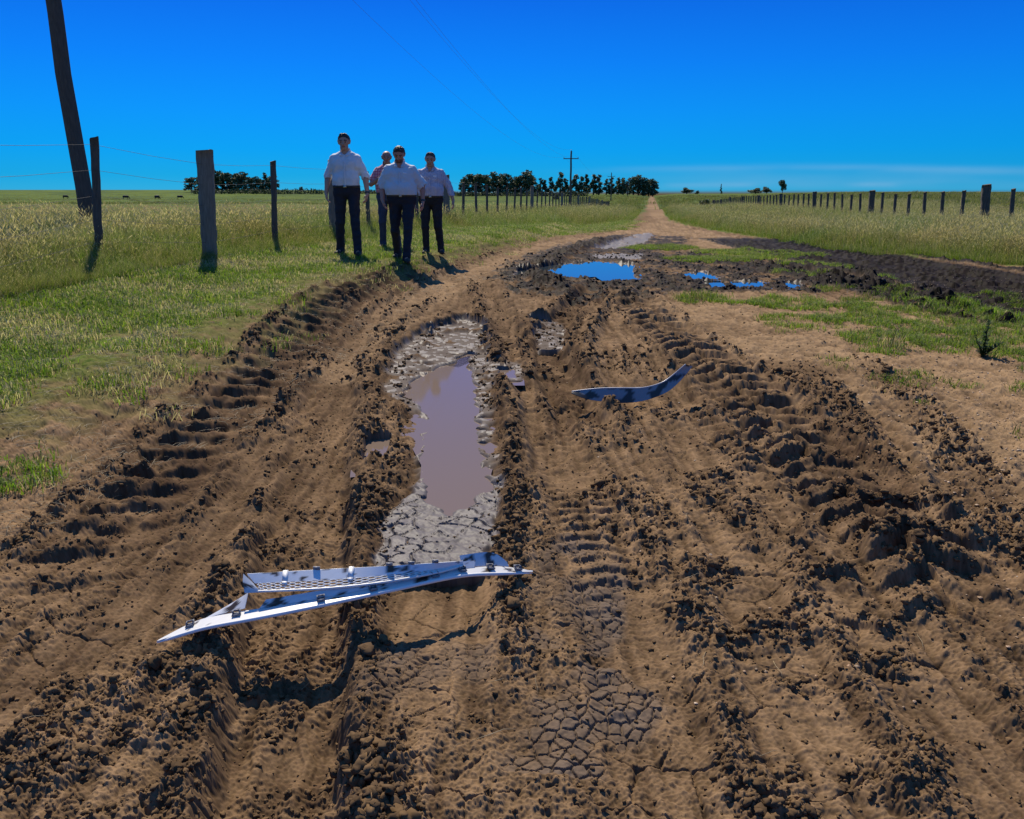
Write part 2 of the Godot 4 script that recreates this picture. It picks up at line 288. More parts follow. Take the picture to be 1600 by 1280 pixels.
		if i >= first:
			for z in zs:
				var poly: Array = z[1]
				var xa := 1e9; var xb := -1e9
				for q in poly.size():
					var a: Vector2 = poly[q]; var b: Vector2 = poly[(q + 1) % poly.size()]
					if (a.y <= d) != (b.y <= d):
						var xx := lerpf(a.x, b.x, (d - a.y) / (b.y - a.y))
						xa = minf(xa, xx); xb = maxf(xb, xx)
				if xb < xa: continue
				var e: float = z[3]; var amt: float = z[2]; var lev: float = z[4]; var what: String = z[0]
				var ex := e + (0.2 if what == "silt" else 0.0)
				var j0 := maxi(0, col_t.bsearch((xa - ex) / wide)); var j1 := mini(nc - 1, col_t.bsearch((xb + ex) / wide))
				for j in range(j0, j1):
					var inn := minf(xs[j] - xa, xb - xs[j]) + e * 1.1 * nm[j]
					var m := amt * sstep(-e * 0.5, e * 0.5, inn)
					match what:
						"chew":
							cr[j] = maxf(cr[j], m * sstep(-0.25, 0.35, na[j] + 0.5 * nm[j]))
							mo[j] = maxf(mo[j], 0.6 * m * sstep(-0.1, 0.3, na[j]))
						"tan": tn[j] = maxf(tn[j], m * (0.55 + 0.45 * sstep(-0.25, 0.1, na[j] + 0.7 * nm[j])))
						"dark":
							bk[j] = maxf(bk[j], 0.9 * m * sstep(-0.42, -0.05, na[j] + 0.6 * nm[j]))
							cr[j] = maxf(cr[j], 0.9 * m * sstep(-0.3, 0.1, nm[j]))
						"silt":
							if m > 0.0:
								si[j] = maxf(si[j], m * sstep(-0.55, -0.2, nm[j])); sl[j] = lev
							mo[j] = maxf(mo[j], 0.95 * sstep(-0.22, -0.02, inn))   # damp earth round the water
						"plate": ck[j] = maxf(ck[j], m)
						"fine": cs[j] = maxf(cs[j], m * sstep(-0.5, -0.1, nm[j]))
						"water": wa[j] = maxf(wa[j], m); wl[j] = lev
		var fine := 1.0 - sstep(14.0, 40.0, d)
		for j in nc:
			var x := xs[j]
			var a := na[j]; var m := nm[j]
			var k := i * nc + j
			var gl := sstep(0.3, -0.5, x - el + 0.7 * m) if x < er else sstep(-0.2, 0.3, x - er + 0.5 * m)
			var y := hh[j]
			var b := 0.0; var e := 0.0; var streak := 0.0
			var keep := sstep(1.3, 0.85, absf(col_t[j]))
			var c := clampf(cr[j] * (1.0 + 0.8 * m) * (0.3 + 0.9 * sstep(-0.3, 0.25, a + 0.5 * m)) + 0.12 * maxf(0.0, m), 0.0, 1.0) * (1.0 - 0.8 * gl) * (1.0 - 0.8 * cs[j])
			if d < 60.0 and absf(col_t[j]) < 1.2:
				b = n_b.get_noise_2d(x, d)
				var rough := (1.0 - 0.75 * sm[j]) * (1.0 - 0.9 * si[j]) * (1.0 - 0.85 * cs[j])
				y += 0.022 * a * (1.0 - si[j]) + (0.011 * m + 0.016 * b) * rough * keep
				if fine > 0.0:
					e = n_e.get_noise_2d(x, d)
					if gl < 0.9: streak = n_s.get_noise_2d(x * 13.0, d * 1.1 + x * 2.0) * fine * (1.0 - si[j]) * (1.0 - gl)
					y += 0.011 * streak * (1.0 - 0.8 * cs[j]) * keep
					var c2 := n_d.get_noise_2d(x, d) + 1.0
					y += (0.0055 * e + 0.0055 * maxf(0.0, 1.0 - 1.5 * c2 * c2) * sstep(-0.35, 0.35, b + 0.6 * m)) * fine * keep * (0.25 + 0.75 * rough)
					if d < 6.0 and gl < 0.5:
						var v3 := n_u.get_noise_2d(x, d) + 1.0
						y -= 0.011 * (1.0 - sstep(0.0, 0.05, v3)) * sstep(-0.1, 0.2, n_m.get_noise_2d(x * 0.6 + 40.0, d * 0.6)) * (1.0 - si[j])
					if c > 0.02:
						var c6 := n_c.get_noise_2d(x, d) + 1.0
						var dome := maxf(0.0, 1.0 - 1.25 * c6)
						y += c * fine * (0.024 * dome * maxf(0.0, 0.5 + 1.2 * b) + 0.013 * maxf(0.0, 1.0 - 1.5 * c2 * c2) * (0.6 + e) + 0.022 * b)
					if ck[j] > 0.02:
						var v := n_v.get_noise_2d(x, d) + 1.0
						y = lerpf(y, 0.012 + 0.004 * b + 0.003 * m, ck[j])
						y += ck[j] * (-0.026 * (1.0 - sstep(0.0, 0.07 + 0.05 * m, v)) * sstep(-0.5, -0.1, b + m) + 0.003 * sstep(0.32, 0.1, v) + 0.008 * b)
					if cs[j] > 0.02:
						var v2 := n_w.get_noise_2d(x, d) + 1.0
						y += cs[j] * (-0.013 * (1.0 - sstep(0.0, 0.13 + 0.1 * m, v2)) + 0.004 * b)
				if si[j] > 0.0:
					y = lerpf(y, sl[j] + 0.007 * b + 0.006 * m, si[j] * 0.93 * (1.0 - ck[j]))
				if wa[j] > 0.0:
					y = lerpf(y, wl[j] - 0.035 + 0.02 * b, wa[j])
			if i < first: y = hh[j]
			# what the earth is made of here
			var cl := Color(0.165, 0.106, 0.058) * (1.0 + 0.35 * a + 0.35 * b + 0.5 * e + 0.55 * streak)
			cl = cl.lerp(Color(0.235, 0.155, 0.085) * (1.0 + 0.25 * m + 0.4 * e + 0.25 * b), tn[j])
			cl = cl.lerp(Color(0.076, 0.047, 0.027) * (1.0 + 0.4 * b + 0.4 * e), clampf(mo[j] * (0.75 + 0.7 * m) + 0.3 * maxf(0.0, -a) + 0.9 * maxf(0.0, -streak - 0.12), 0.0, 1.0) * (1.0 - tn[j] * 0.5))
			cl = cl.lerp(Color(0.014, 0.0105, 0.0085) * (1.0 + 0.6 * b), clampf(bk[j] * (1.0 + 0.5 * m), 0.0, 1.0))
			cl = cl.lerp(Color(0.138, 0.118, 0.100) * (1.0 + 0.3 * m + 0.2 * e), clampf(si[j] * (0.9 + 0.6 * b), 0.0, 1.0))
			cl = cl.lerp(Color(0.112, 0.099, 0.094) * (1.0 + 0.2 * m + 0.1 * e), ck[j] * 0.9)
			cl = cl.lerp(Color(0.118, 0.09, 0.068) * (1.0 + 0.3 * m), cs[j] * clampf(0.5 + 0.6 * m, 0.0, 1.0))
			if gl > 0.0:
				var gc := Color(0.15, 0.115, 0.05).lerp(Color(0.085, 0.12, 0.022), clampf(0.5 + 1.2 * m + 0.4 * a, 0.0, 1.0))
				if d > 40.0:
					gc = gc.lerp(Color(0.10, 0.135, 0.03).lerp(Color(0.07, 0.10, 0.028), clampf(0.5 + 1.5 * a, 0.0, 1.0)), sstep(40, 90, d))
				cl = cl.lerp(gc * (1.0 + 0.3 * b + 0.3 * e), gl * (1.0 - bk[j]))
			pos[k] = Vector3(x, y, -d)
			col[k] = Color(maxf(cl.r, 0.004), maxf(cl.g, 0.004), maxf(cl.b, 0.004))
			grid_y[k] = y
			grid_cr[k] = c * (1.0 - wa[j])
			gloss[k] = 2 if wa[j] > 0.2 or si[j] > 0.6 and d > 9.0 or ck[j] > 0.7 or si[j] > 0.5 and b > 0.25 else 1 if bk[j] * (1.0 + m) > 0.72 else 0
	# normals and triangles; the wet mud is a surface of its own
	var nor := PackedVector3Array(); nor.resize(nr * nc)
	for i in nr:
		var i0 := maxi(i - 1, 0) * nc; var i1 := mini(i + 1, nr - 1) * nc
		for j in nc:
			var k := i * nc + j
			nor[k] = (pos[i * nc + mini(j + 1, nc - 1)] - pos[i * nc + maxi(j - 1, 0)]).cross(pos[i1 + j] - pos[i0 + j]).normalized()
	var tri := [PackedInt32Array(), PackedInt32Array(), PackedInt32Array()]
	for q in 3: tri[q].resize((nr - 1) * (nc - 1) * 6)
	var cnt := [0, 0, 0]
	var t0: PackedInt32Array = tri[0]
	var n0 := 0
	for i in nr - 1:
		for j in nc - 1:
			var k := i * nc + j
			var w := maxi(maxi(gloss[k], gloss[k + 1]), maxi(gloss[k + nc], gloss[k + nc + 1]))
			if w == 0:
				t0[n0] = k; t0[n0 + 1] = k + nc; t0[n0 + 2] = k + 1
				t0[n0 + 3] = k + 1; t0[n0 + 4] = k + nc; t0[n0 + 5] = k + nc + 1
				n0 += 6
			else:
				var n: int = cnt[w]
				tri[w][n] = k; tri[w][n + 1] = k + nc; tri[w][n + 2] = k + 1
				tri[w][n + 3] = k + 1; tri[w][n + 4] = k + nc; tri[w][n + 5] = k + nc + 1
				cnt[w] = n + 6
	t0.resize(n0)
	tri[0] = t0
	var am := ArrayMesh.new()
	var mats := [mat(Color.WHITE, 0.95, 0.0, true), mat(Color.WHITE, 0.72, 0.0, true), mat(Color.WHITE, 0.55, 0.0, true)]
	mats[0].metallic_specular = 0.1
	mats[1].metallic_specular = 0.14
	mats[2].metallic_specular = 0.28
	for s in 3:
		var vp := pos; var vn := nor; var vc := col
		var ix: PackedInt32Array = tri[s]
		if s > 0:   # a wet surface takes only the vertices that it uses
			ix.resize(cnt[s])
			var remap := {}
			vp = PackedVector3Array(); vn = PackedVector3Array(); vc = PackedColorArray()
			for q in ix.size():
				var o := ix[q]
				if not remap.has(o):
					remap[o] = vp.size()
					vp.append(pos[o]); vn.append(nor[o]); vc.append(col[o])
				ix[q] = remap[o]
		var arr := []
		arr.resize(Mesh.ARRAY_MAX)
		arr[Mesh.ARRAY_VERTEX] = vp
		arr[Mesh.ARRAY_NORMAL] = vn
		arr[Mesh.ARRAY_COLOR] = vc
		arr[Mesh.ARRAY_INDEX] = ix
		am.add_surface_from_arrays(Mesh.PRIMITIVE_TRIANGLES, arr)
		am.surface_set_material(s, mats[s])
	var g := MeshInstance3D.new()
	g.name = "ground"
	g.mesh = am
	add_child(g)
	tag(g, "rutted brown mud road between grassy verges running to the horizon", "", "", "structure")
	print("ground ", nr, " x ", nc, " wet ", cnt)

# ------------------------------------------------------------------ light, air, eye
func build_sky() -> void:
	var cam := Camera3D.new()
	cam.name = "camera"
	cam.position = Vector3(0, H, 0)
	cam.rotation_degrees.x = -PITCH
	cam.fov = 53.05
	cam.near = 0.05
	cam.far = 6000.0
	cam.current = true
	add_child(cam)
	var sun := DirectionalLight3D.new()
	sun.name = "sun"
	sun.light_energy = 1.6
	sun.light_color = Color(1.0, 0.955, 0.88)
	sun.light_angular_distance = 0.5
	sun.shadow_enabled = true
	add_child(sun)
	sun.look_at_from_position(Vector3(-0.18, 0.74, -0.65), Vector3.ZERO)
	var env := Environment.new()
	env.background_mode = Environment.BG_SKY
	env.tonemap_mode = Environment.TONE_MAPPER_LINEAR
	env.tonemap_exposure = 1.25
	env.sdfgi_enabled = true
	env.ssao_enabled = true
	env.ssil_enabled = true
	env.sky = Sky.new()
	var sm := PanoramaSkyMaterial.new()
	var w := 2048
	var im := Image.create_empty(w, 1024, false, Image.FORMAT_RGBF)
	# colour by height above the horizon, in degrees
	var stops := [[0.0, Color(0.03, 0.37, 0.64)], [1.0, Color(0.010, 0.34, 0.68)], [2.6, Color(0.004, 0.315, 0.79)], [5.0, Color(0.004, 0.265, 0.85)], [8.0, Color(0.004, 0.20, 0.84)], [11.7, Color(0.004, 0.135, 0.73)], [25.0, Color(0.02, 0.13, 0.57)], [45.0, Color(0.05, 0.18, 0.53)], [90.0, Color(0.05, 0.17, 0.47)]]
	var cl := noise(FastNoiseLite.TYPE_SIMPLEX_SMOOTH, 1.0, 4, 77)
	var glow := Image.create_empty(w, 1, false, Image.FORMAT_RGBF)   # the air is a little brighter towards the sun
	for x in w:
		var da := wrapf((x + 0.5) / w * 360.0 + 15.5, -180.0, 180.0)   # column 0 looks along -z
		var v := 0.76 + 0.17 * exp(-pow(da / 42.0, 2.0))
		glow.set_pixel(x, 0, Color(v, v, v))
	for y in 1024:
		var el := 90.0 - (y + 0.5) * 180.0 / 1024.0
		var c: Color = stops[0][1]
		for i in stops.size() - 1:
			if el >= stops[i][0]:
				c = stops[i][1].lerp(stops[i + 1][1], clampf((el - stops[i][0]) / (stops[i + 1][0] - stops[i][0]), 0, 1))
		if el < 0.0: c = Color(0.10, 0.075, 0.035)
		if el < 0.0: im.fill_rect(Rect2i(0, y, w, 1), c)
		else:
			for x in w: im.set_pixel(x, y, c * glow.get_pixel(x, 0))
		if el > 0.0 and el < 3.2:   # thin streaks of cirrus low over the horizon
			for x in w:
				var az := wrapf((x + 0.5) / w * 360.0, -180.0, 180.0)
				var v := cl.get_noise_3d(cos(deg_to_rad(az)) * 5.0, el * 1.9, sin(deg_to_rad(az)) * 5.0)
				var top := 1.25 + 0.25 * sin(az * 0.11) 
				var k := (0.6 * exp(-pow((el - top) / 0.16, 2.0)) + 0.28 * sstep(0.05, 0.3, el) * sstep(top, top - 0.5, el) + 0.5 * exp(-pow((el - 0.45) / 0.12, 2.0)) * sstep(0.0, 0.4, v)) * clampf(0.7 + 0.9 * v, 0.15, 1.0) * sstep(0.0, 22.0, az) * sstep(75.0, 45.0, az)
				if k > 0.0: im.set_pixel(x, y, (c * glow.get_pixel(x, 0)).lerp(Color(0.17, 0.37, 0.58), minf(k, 0.8)))
	sm.panorama = ImageTexture.create_from_image(im)
	env.sky.sky_material = sm
	var we := WorldEnvironment.new()
	we.name = "world_environment"
	we.environment = env
	add_child(we)

# ------------------------------------------------------------------ puddles
func puddle(outline: Array, level: float, m: Material, label: String) -> void:
	var c := Vector2.ZERO
	for p in outline: c += p
	c /= outline.size()
	var pts := PackedVector2Array()
	for p in outline: pts.append(p + (p - c).normalized() * 0.22)
	var st := SurfaceTool.new()
	st.begin(Mesh.PRIMITIVE_TRIANGLES)
	st.set_normal(Vector3.UP)
	var ti := Geometry2D.triangulate_polygon(pts)
	ti.reverse()
	for i in ti:
		st.add_vertex(Vector3(pts[i].x, level, -pts[i].y))
	var o := part("puddle", st.commit(), m, self)
	tag(o, label, "", "", "structure")

func build_puddles() -> void:
	var muddy := mat(Color(0.165, 0.122, 0.092), 0.05)
	muddy.metallic_specular = 0.25
	var clear := mat(Color(0.04, 0.05, 0.05), 0.02)
	clear.metallic_specular = 0.9
	var lab := ["long muddy brown puddle lying in the middle rut", "small muddy pool at the far end of the long middle puddle", "small pale muddy pool left of the long puddle", "tiny puddle right of the long puddle on the track edge",
		"wide blue puddle mirroring the sky in black mud", "blue puddle sliver nearest the wide puddle in the black mud", "tiny blue puddle between the two slivers in black mud", "oval blue puddle in the tractor ruts before the grass patch", "smallest blue puddle farthest right in the tractor ruts"]
	var n := 0
	for z in zones():
		if z[0] == "water":
			puddle(z[1], z[4] + (0.0 if n < 4 else 0.004), muddy if n < 4 else clear, lab[n])
			n += 1

# ------------------------------------------------------------------ shapes
func add_tri(st: SurfaceTool, a: Vector3, b: Vector3, c: Vector3) -> void:
	st.add_vertex(a); st.add_vertex(b); st.add_vertex(c)

func add_quad(st: SurfaceTool, a: Vector3, b: Vector3, c: Vector3, d: Vector3) -> void:
	add_tri(st, a, b, c); add_tri(st, a, c, d)

func new_st() -> SurfaceTool:
	var st := SurfaceTool.new()
	st.begin(Mesh.PRIMITIVE_TRIANGLES)
	return st

# a tube or bar along points; radius per point, so many sides
func add_tube(st: SurfaceTool, pts: Array, radii: Array, sides: int, cap := true) -> void:
	var rings := []
	for i in pts.size():
		var t: Vector3 = (pts[mini(i + 1, pts.size() - 1)] - pts[maxi(i - 1, 0)]).normalized()
		var up := Vector3.UP if absf(t.y) < 0.9 else Vector3.RIGHT
		var sx := t.cross(up).normalized()
		var sy := sx.cross(t)
		var ring := []
		for k in sides:
			var an := TAU * k / sides
			ring.append(pts[i] + (sx * cos(an) + sy * sin(an)) * radii[i])
		rings.append(ring)
	for i in rings.size() - 1:
		for k in sides:
			var k2 := (k + 1) % sides
			add_quad(st, rings[i][k], rings[i + 1][k], rings[i + 1][k2], rings[i][k2])
	if cap:
		for k in range(1, sides - 1):
			add_tri(st, rings[0][0], rings[0][k], rings[0][k + 1])
			add_tri(st, rings[-1][0], rings[-1][k + 1], rings[-1][k])

func add_box(st: SurfaceTool, c: Vector3, s: Vector3, b := Basis()) -> void:
	var v := []
	for i in 8:
		v.append(c + b * (Vector3((i & 1) - 0.5, ((i >> 1) & 1) - 0.5, ((i >> 2) & 1) - 0.5) * s))
	for f in [[0, 2, 3, 1], [4, 5, 7, 6], [0, 1, 5, 4], [2, 6, 7, 3], [0, 4, 6, 2], [1, 3, 7, 5]]:
		add_quad(st, v[f[0]], v[f[3]], v[f[2]], v[f[1]])

func done(st: SurfaceTool, smooth := false) -> ArrayMesh:
	if smooth: st.index()
	st.generate_normals()
	return st.commit()

func poly_at(p: Array, s: float) -> Vector3:   # Catmull-Rom along points, s in 0..1
	var f := clampf(s, 0, 1) * (p.size() - 1)
	var i := mini(int(f), p.size() - 2)
	return p[i].cubic_interpolate(p[i + 1], p[maxi(i - 1, 0)], p[mini(i + 2, p.size() - 1)], f - i)

# a thin sheet between two edges, with thickness and smooth rounded long edges
func sheet(ea: Array, eb: Array, n: int, thick: float, dirt: FastNoiseLite, base: Color, mud: Color, cut := 0.0, s0 := 0.0, s1 := 1.0, rows := 6) -> ArrayMesh:
	var st := new_st()
	st.set_smooth_group(-1)
	var grid := []
	for i in n + 1:
		var s := lerpf(s0, s1, float(i) / n)
		var a := poly_at(ea, s); var b := poly_at(eb, s)
		var t := (poly_at(ea, s + 0.01) - poly_at(ea, s - 0.01)).normalized()
		var nn := t.cross(b - a).normalized() * thick * 0.5
		var line := []
		for k in rows + 1:
			line.append(a.lerp(b, float(k) / rows) + nn)
		for k in rows + 1:
			line.append(a.lerp(b, 1.0 - float(k) / rows) - nn)
		grid.append(line)
	var m: int = grid[0].size()
	for i in n:
		for k in m:
			var k2 := (k + 1) % m
			for p in [grid[i][k], grid[i + 1][k], grid[i + 1][k2], grid[i][k], grid[i + 1][k2], grid[i][k2]]:
				var v: float = dirt.get_noise_3d(p.x, p.y * 1.5, p.z)
				st.set_color(base.lerp(mud, sstep(cut, cut + 0.07, v)) * (1.0 + 0.08 * dirt.get_noise_3d(p.x * 4.0, p.y * 4.0, p.z * 4.0)))
				st.add_vertex(p)
	for e in [0, n]:
		for k in range(1, m - 1):
			st.set_color(base)
			add_tri(st, grid[e][0], grid[e][k], grid[e][k + 1])
	st.generate_normals()
	return st.commit()

# ------------------------------------------------------------------ the broken bumper trim
func build_bumper() -> void:
	var dirt := noise(FastNoiseLite.TYPE_SIMPLEX_SMOOTH, 14.0, 4, 31)
	var white := Color(0.66, 0.65, 0.61)
	var silver := Color(0.62, 0.63, 0.64)
	var mud := Color(0.05, 0.035, 0.024)
	var paint := mat(Color.WHITE, 0.32, 0.0, true)
	var chrome := mat(Color.WHITE, 0.26, 0.12, true)
	var grey := mat(Color(0.17, 0.17, 0.18), 0.45)
	var bare := mat(Color(0.78, 0.77, 0.73), 0.4)
	var at := Vector3(-0.5, 0.0, -2.45)
	var lip := [Vector3(-1.115, 0.035, -2.302), Vector3(-1.029, 0.050, -2.317), Vector3(-0.947, 0.069, -2.320), Vector3(-0.807, 0.092, -2.331), Vector3(-0.614, 0.112, -2.376), Vector3(-0.420, 0.123, -2.448), Vector3(-0.260, 0.118, -2.539), Vector3(-0.155, 0.107, -2.603), Vector3(-0.046, 0.087, -2.667), Vector3(0.075, 0.060, -2.739)]
	var lin_ := [Vector3(-1.109, 0.037, -2.312), Vector3(-1.026, 0.055, -2.364), Vector3(-0.947, 0.074, -2.372), Vector3(-0.810, 0.097, -2.375), Vector3(-0.616, 0.118, -2.404), Vector3(-0.421, 0.128, -2.472), Vector3(-0.260, 0.123, -2.564), Vector3(-0.155, 0.112, -2.635), Vector3(-0.046, 0.092, -2.704), Vector3(0.075, 0.062, -2.745)]
	for l in [lip, lin_]:
		for i in l.size(): l[i].y += 0.012 * sstep(0.0, 1.5, i) * sstep(9.0, 7.0, i)
		for i in l.size(): l[i] -= at
	var th := root_thing("bumper_grille", at)
	tag(th, "broken white car bumper grille lying across the wheel rut", "car part")
	part("lip", sheet(lip, lin_, 90, 0.004, dirt, white, mud, 0.3), paint, th)
	# rolled front edge under the lip
	var st := new_st()
	var pts := []; var rad := []
	for i in 61:
		pts.append(poly_at(lip, i / 60.0) + Vector3(0, -0.004, 0.001))
		rad.append(0.0055 * sstep(0.0, 0.08, i / 60.0) * sstep(1.0, 0.9, i / 60.0) + 0.001)
	add_tube(st, pts, rad, 8)
	part("rolled_edge", done(st, true), bare, th)
	# upright silver wall behind the lip, from a third of the way to the right end
	var wtop := []
	var wbot := []
	for i in 13:
		var s := lerpf(0.335, 0.80, i / 12.0)
		var b := poly_at(lin_, s)
		var hgt := 0.022 - 0.004 * sstep(0.3, 1.0, i / 12.0)
		wbot.append(b + Vector3(0, 0.002, 0.001))
		wtop.append(b + Vector3(0.012 * (1.0 - i / 12.0) + 0.004, hgt, -0.020 - 0.006 * i / 12.0))
	part("inner_wall", sheet(wbot, wtop, 60, 0.003, dirt, silver, mud, 0.2), chrome, th)
	# torn flap on the left, and the return at the right end
	var fl := [lin_[1] + Vector3(0.02, 0.002, 0), lin_[2] + Vector3(0, 0.002, 0), lin_[3] + Vector3(-0.045, 0.002, 0)]
	var fu := [lin_[1] + Vector3(0.03, 0.006, -0.006), lin_[2] + Vector3(0.035, 0.024, -0.032), lin_[3] + Vector3(-0.045, 0.034, -0.045)]
	part("torn_flap", sheet(fl, fu, 20, 0.003, dirt, silver, mud, 0.16), chrome, th)
	var rl := [lin_[7] + Vector3(-0.02, 0.002, -0.004), lin_[8] + Vector3(-0.02, 0.002, -0.004), lin_[8] + Vector3(0.035, 0.0, 0)]
	var ru := [lin_[7] + Vector3(-0.03, 0.036, -0.03), lin_[8] + Vector3(-0.03, 0.04, -0.035), lin_[8] + Vector3(0.03, 0.012, -0.012)]
	part("end_return", sheet(rl, ru, 20, 0.003, dirt, silver, mud, 0.14), chrome, th)
	# clips along the lip
	for s in [0.115, 0.285, 0.445, 0.535, 0.665, 0.76, 0.86, 0.945]:
		var p := poly_at(lip, s).lerp(poly_at(lin_, s), 0.6)
		var t := (poly_at(lip, s + 0.01) - poly_at(lip, s - 0.01)).normalized()
		var b := Basis(t, Vector3.UP, t.cross(Vector3.UP).normalized())
		var sc := new_st()
		add_box(sc, p + Vector3(0, 0.006, 0), Vector3(0.026, 0.005, 0.02), b)
		add_box(sc, p + b * Vector3(-0.011, 0.011, -0.004), Vector3(0.003, 0.014, 0.014), b)
		add_box(sc, p + b * Vector3(0.011, 0.011, -0.004), Vector3(0.003, 0.014, 0.014), b)
		add_box(sc, p + b * Vector3(0, 0.016, -0.008), Vector3(0.02, 0.004, 0.004), b)
		part("clip", done(sc), grey, th)
	# upper beam with the honeycomb grille
	var bt := [Vector3(-0.863, 0.197, -2.446), Vector3(-0.735, 0.197, -2.463), Vector3(-0.591, 0.197, -2.482), Vector3(-0.427, 0.192, -2.512), Vector3(-0.262, 0.176, -2.572), Vector3(-0.171, 0.155, -2.632)]
	var bm := [Vector3(-0.840, 0.181, -2.433), Vector3(-0.731, 0.181, -2.446), Vector3(-0.588, 0.181, -2.462), Vector3(-0.426, 0.176, -2.498), Vector3(-0.264, 0.158, -2.572), Vector3(-0.172, 0.147, -2.630)]
	var bb := [Vector3(-0.817, 0.157, -2.402), Vector3(-0.723, 0.157, -2.409), Vector3(-0.582, 0.157, -2.426), Vector3(-0.422, 0.156, -2.468), Vector3(-0.262, 0.147, -2.553), Vector3(-0.173, 0.141, -2.622)]
	for i in bm.size(): bm[i] = bm[i].lerp(bb[i], 0.3)
	for l in [bt, bm, bb]:
		for i in l.size(): l[i] -= at
	part("top_plate", sheet(bt, bm, 60, 0.003, dirt, Color(0.72, 0.74, 0.75), mud, 0.24), mat(Color.WHITE, 0.3, 0.1, true), th)
	var bk := [] ; var bk2 := []
	for i in bt.size():
		bk.append(bt[i] + Vector3(0, -0.001, -0.002)); bk2.append(bt[i] + Vector3(0, -0.035, -0.012))
	part("back_flange", sheet(bk, bk2, 40, 0.003, dirt, silver, mud, 0.2), chrome, th)
	# end cap on the left
	var ca := [bt[0] + Vector3(-0.012, 0.0, 0.0), bt[0].lerp(bb[0], 0.5) + Vector3(-0.03, 0, 0.004), bb[0] + Vector3(-0.042, -0.004, 0.004)]
	var cb := [bm[0] + Vector3(-0.004, 0.0, 0.0), bm[0].lerp(bb[0], 0.6) + Vector3(0.004, 0, 0.001), bb[0] + Vector3(0.03, -0.002, 0.001)]
	part("end_cap", sheet(ca, cb, 14, 0.003, dirt, Color(0.5, 0.53, 0.56), mud, 0.1), chrome, th)
	# rim and the wavy bars of the honeycomb: neighbouring bars touch where their waves meet
	var bright := mat(Color(0.72, 0.71, 0.67), 0.35)
	var rim := new_st(); var rp := []; var rr := []
	for i in 51:
		rp.append(poly_at(bb, i / 50.0)); rr.append(0.0042)
	add_tube(rim, rp, rr, 6)
	part("grille_rim", done(rim, true), bright, th)
	for row in 6:
		var w := new_st(); var wp := []; var wr := []
		var v := (row + 0.5) / 6.0
		for i in 133:
			var s := lerpf(0.02, 0.985, i / 132.0)
			var ph: float = (i / 132.0) * 19.0 * TAU
			var off := (1.0 if row % 2 == 0 else -1.0) * clampf(1.5 * cos(ph), -1.0, 1.0) * 0.47 / 6.0
			wp.append(poly_at(bm, s).lerp(poly_at(bb, s), clampf(v + off, 0.0, 1.0)))
			wr.append(0.0021)
		add_tube(w, wp, wr, 5)
		part("grille_bar", done(w, true), bright, th)
	for s in [0.19, 0.475]:
		var br := new_st()
		var a := poly_at(bt, s) + Vector3(0, 0.003, -0.002); var b := poly_at(bm, s) + Vector3(-0.004, 0.003, 0.001); var c := poly_at(bb, s).lerp(poly_at(bm, s), 0.72) + Vector3(-0.004, 0.002, 0.002)
		for q in [[a, b], [b, c]]:
			var mid: Vector3 = (q[0] + q[1]) * 0.5
			var yv: Vector3 = (q[1] - q[0]).normalized()
			var zv := Vector3.RIGHT.cross(yv).normalized()
			add_box(br, mid, Vector3(0.017, q[0].distance_to(q[1]) + 0.002, 0.003), Basis(yv.cross(zv), yv, zv))
		part("bracket", done(br), bare, th)
	# dark lugs on the upper edge
	for s in [0.33, 0.62, 0.7, 0.8]:
		var lu := new_st()
		add_box(lu, poly_at(bt, s) + Vector3(0, 0.005, -0.002), Vector3(0.022, 0.01, 0.008))
		part("lug", done(lu), grey, th)

func build_trim() -> void:
	var dirt := noise(FastNoiseLite.TYPE_SIMPLEX_SMOOTH, 7.0, 4, 35)
	var at := Vector3(0.85, 0.0, -5.35)
	var up := [Vector3(0.405, 0.06, -5.44), Vector3(0.5, 0.075, -5.43), Vector3(0.609, 0.09, -5.41), Vector3(0.74, 0.1, -5.375), Vector3(0.87, 0.105, -5.36), Vector3(1.0, 0.13, -5.40), Vector3(1.09, 0.185, -5.43), Vector3(1.162, 0.25, -5.43)]
	var lo := [Vector3(0.40, 0.052, -5.42), Vector3(0.49, 0.025, -5.385), Vector3(0.61, 0.01, -5.36), Vector3(0.74, 0.01, -5.325), Vector3(0.88, 0.03, -5.315), Vector3(1.03, 0.075, -5.36), Vector3(1.13, 0.145, -5.41), Vector3(1.21, 0.235, -5.44)]
	for l in [up, lo]:
		for i in l.size(): l[i] = l[i] - at + Vector3(0, 0.035, 0.05)
	var th := root_thing("trim_strip", at)
	tag(th, "curved dark grey plastic car trim strip curling up from the mud", "car part")
	part("face", sheet(lo, up, 60, 0.005, dirt, Color(0.22, 0.225, 0.235), Color(0.03, 0.027, 0.025), 0.05), mat(Color.WHITE, 0.33, 0.0, true), th)
	var st := new_st(); var p := []; var r := []
	for i in 41:
		p.append(poly_at(up, i / 40.0)); r.append(0.0055)
	add_tube(st, p, r, 7)
	part("upper_edge", done(st, true), mat(Color(0.3, 0.31, 0.33), 0.35), th)
	var rb := []; var rt := []
	for i in 5:
		rt.append(up[i] + Vector3(0, 0, 0)); rb.append(up[i] + Vector3(0, -0.004, -0.03))
	part("back_flange", sheet(rt, rb, 24, 0.004, dirt, Color(0.3, 0.31, 0.33), Color(0.03, 0.028, 0.026), 0.0), mat(Color.WHITE, 0.4, 0.1, true), th)

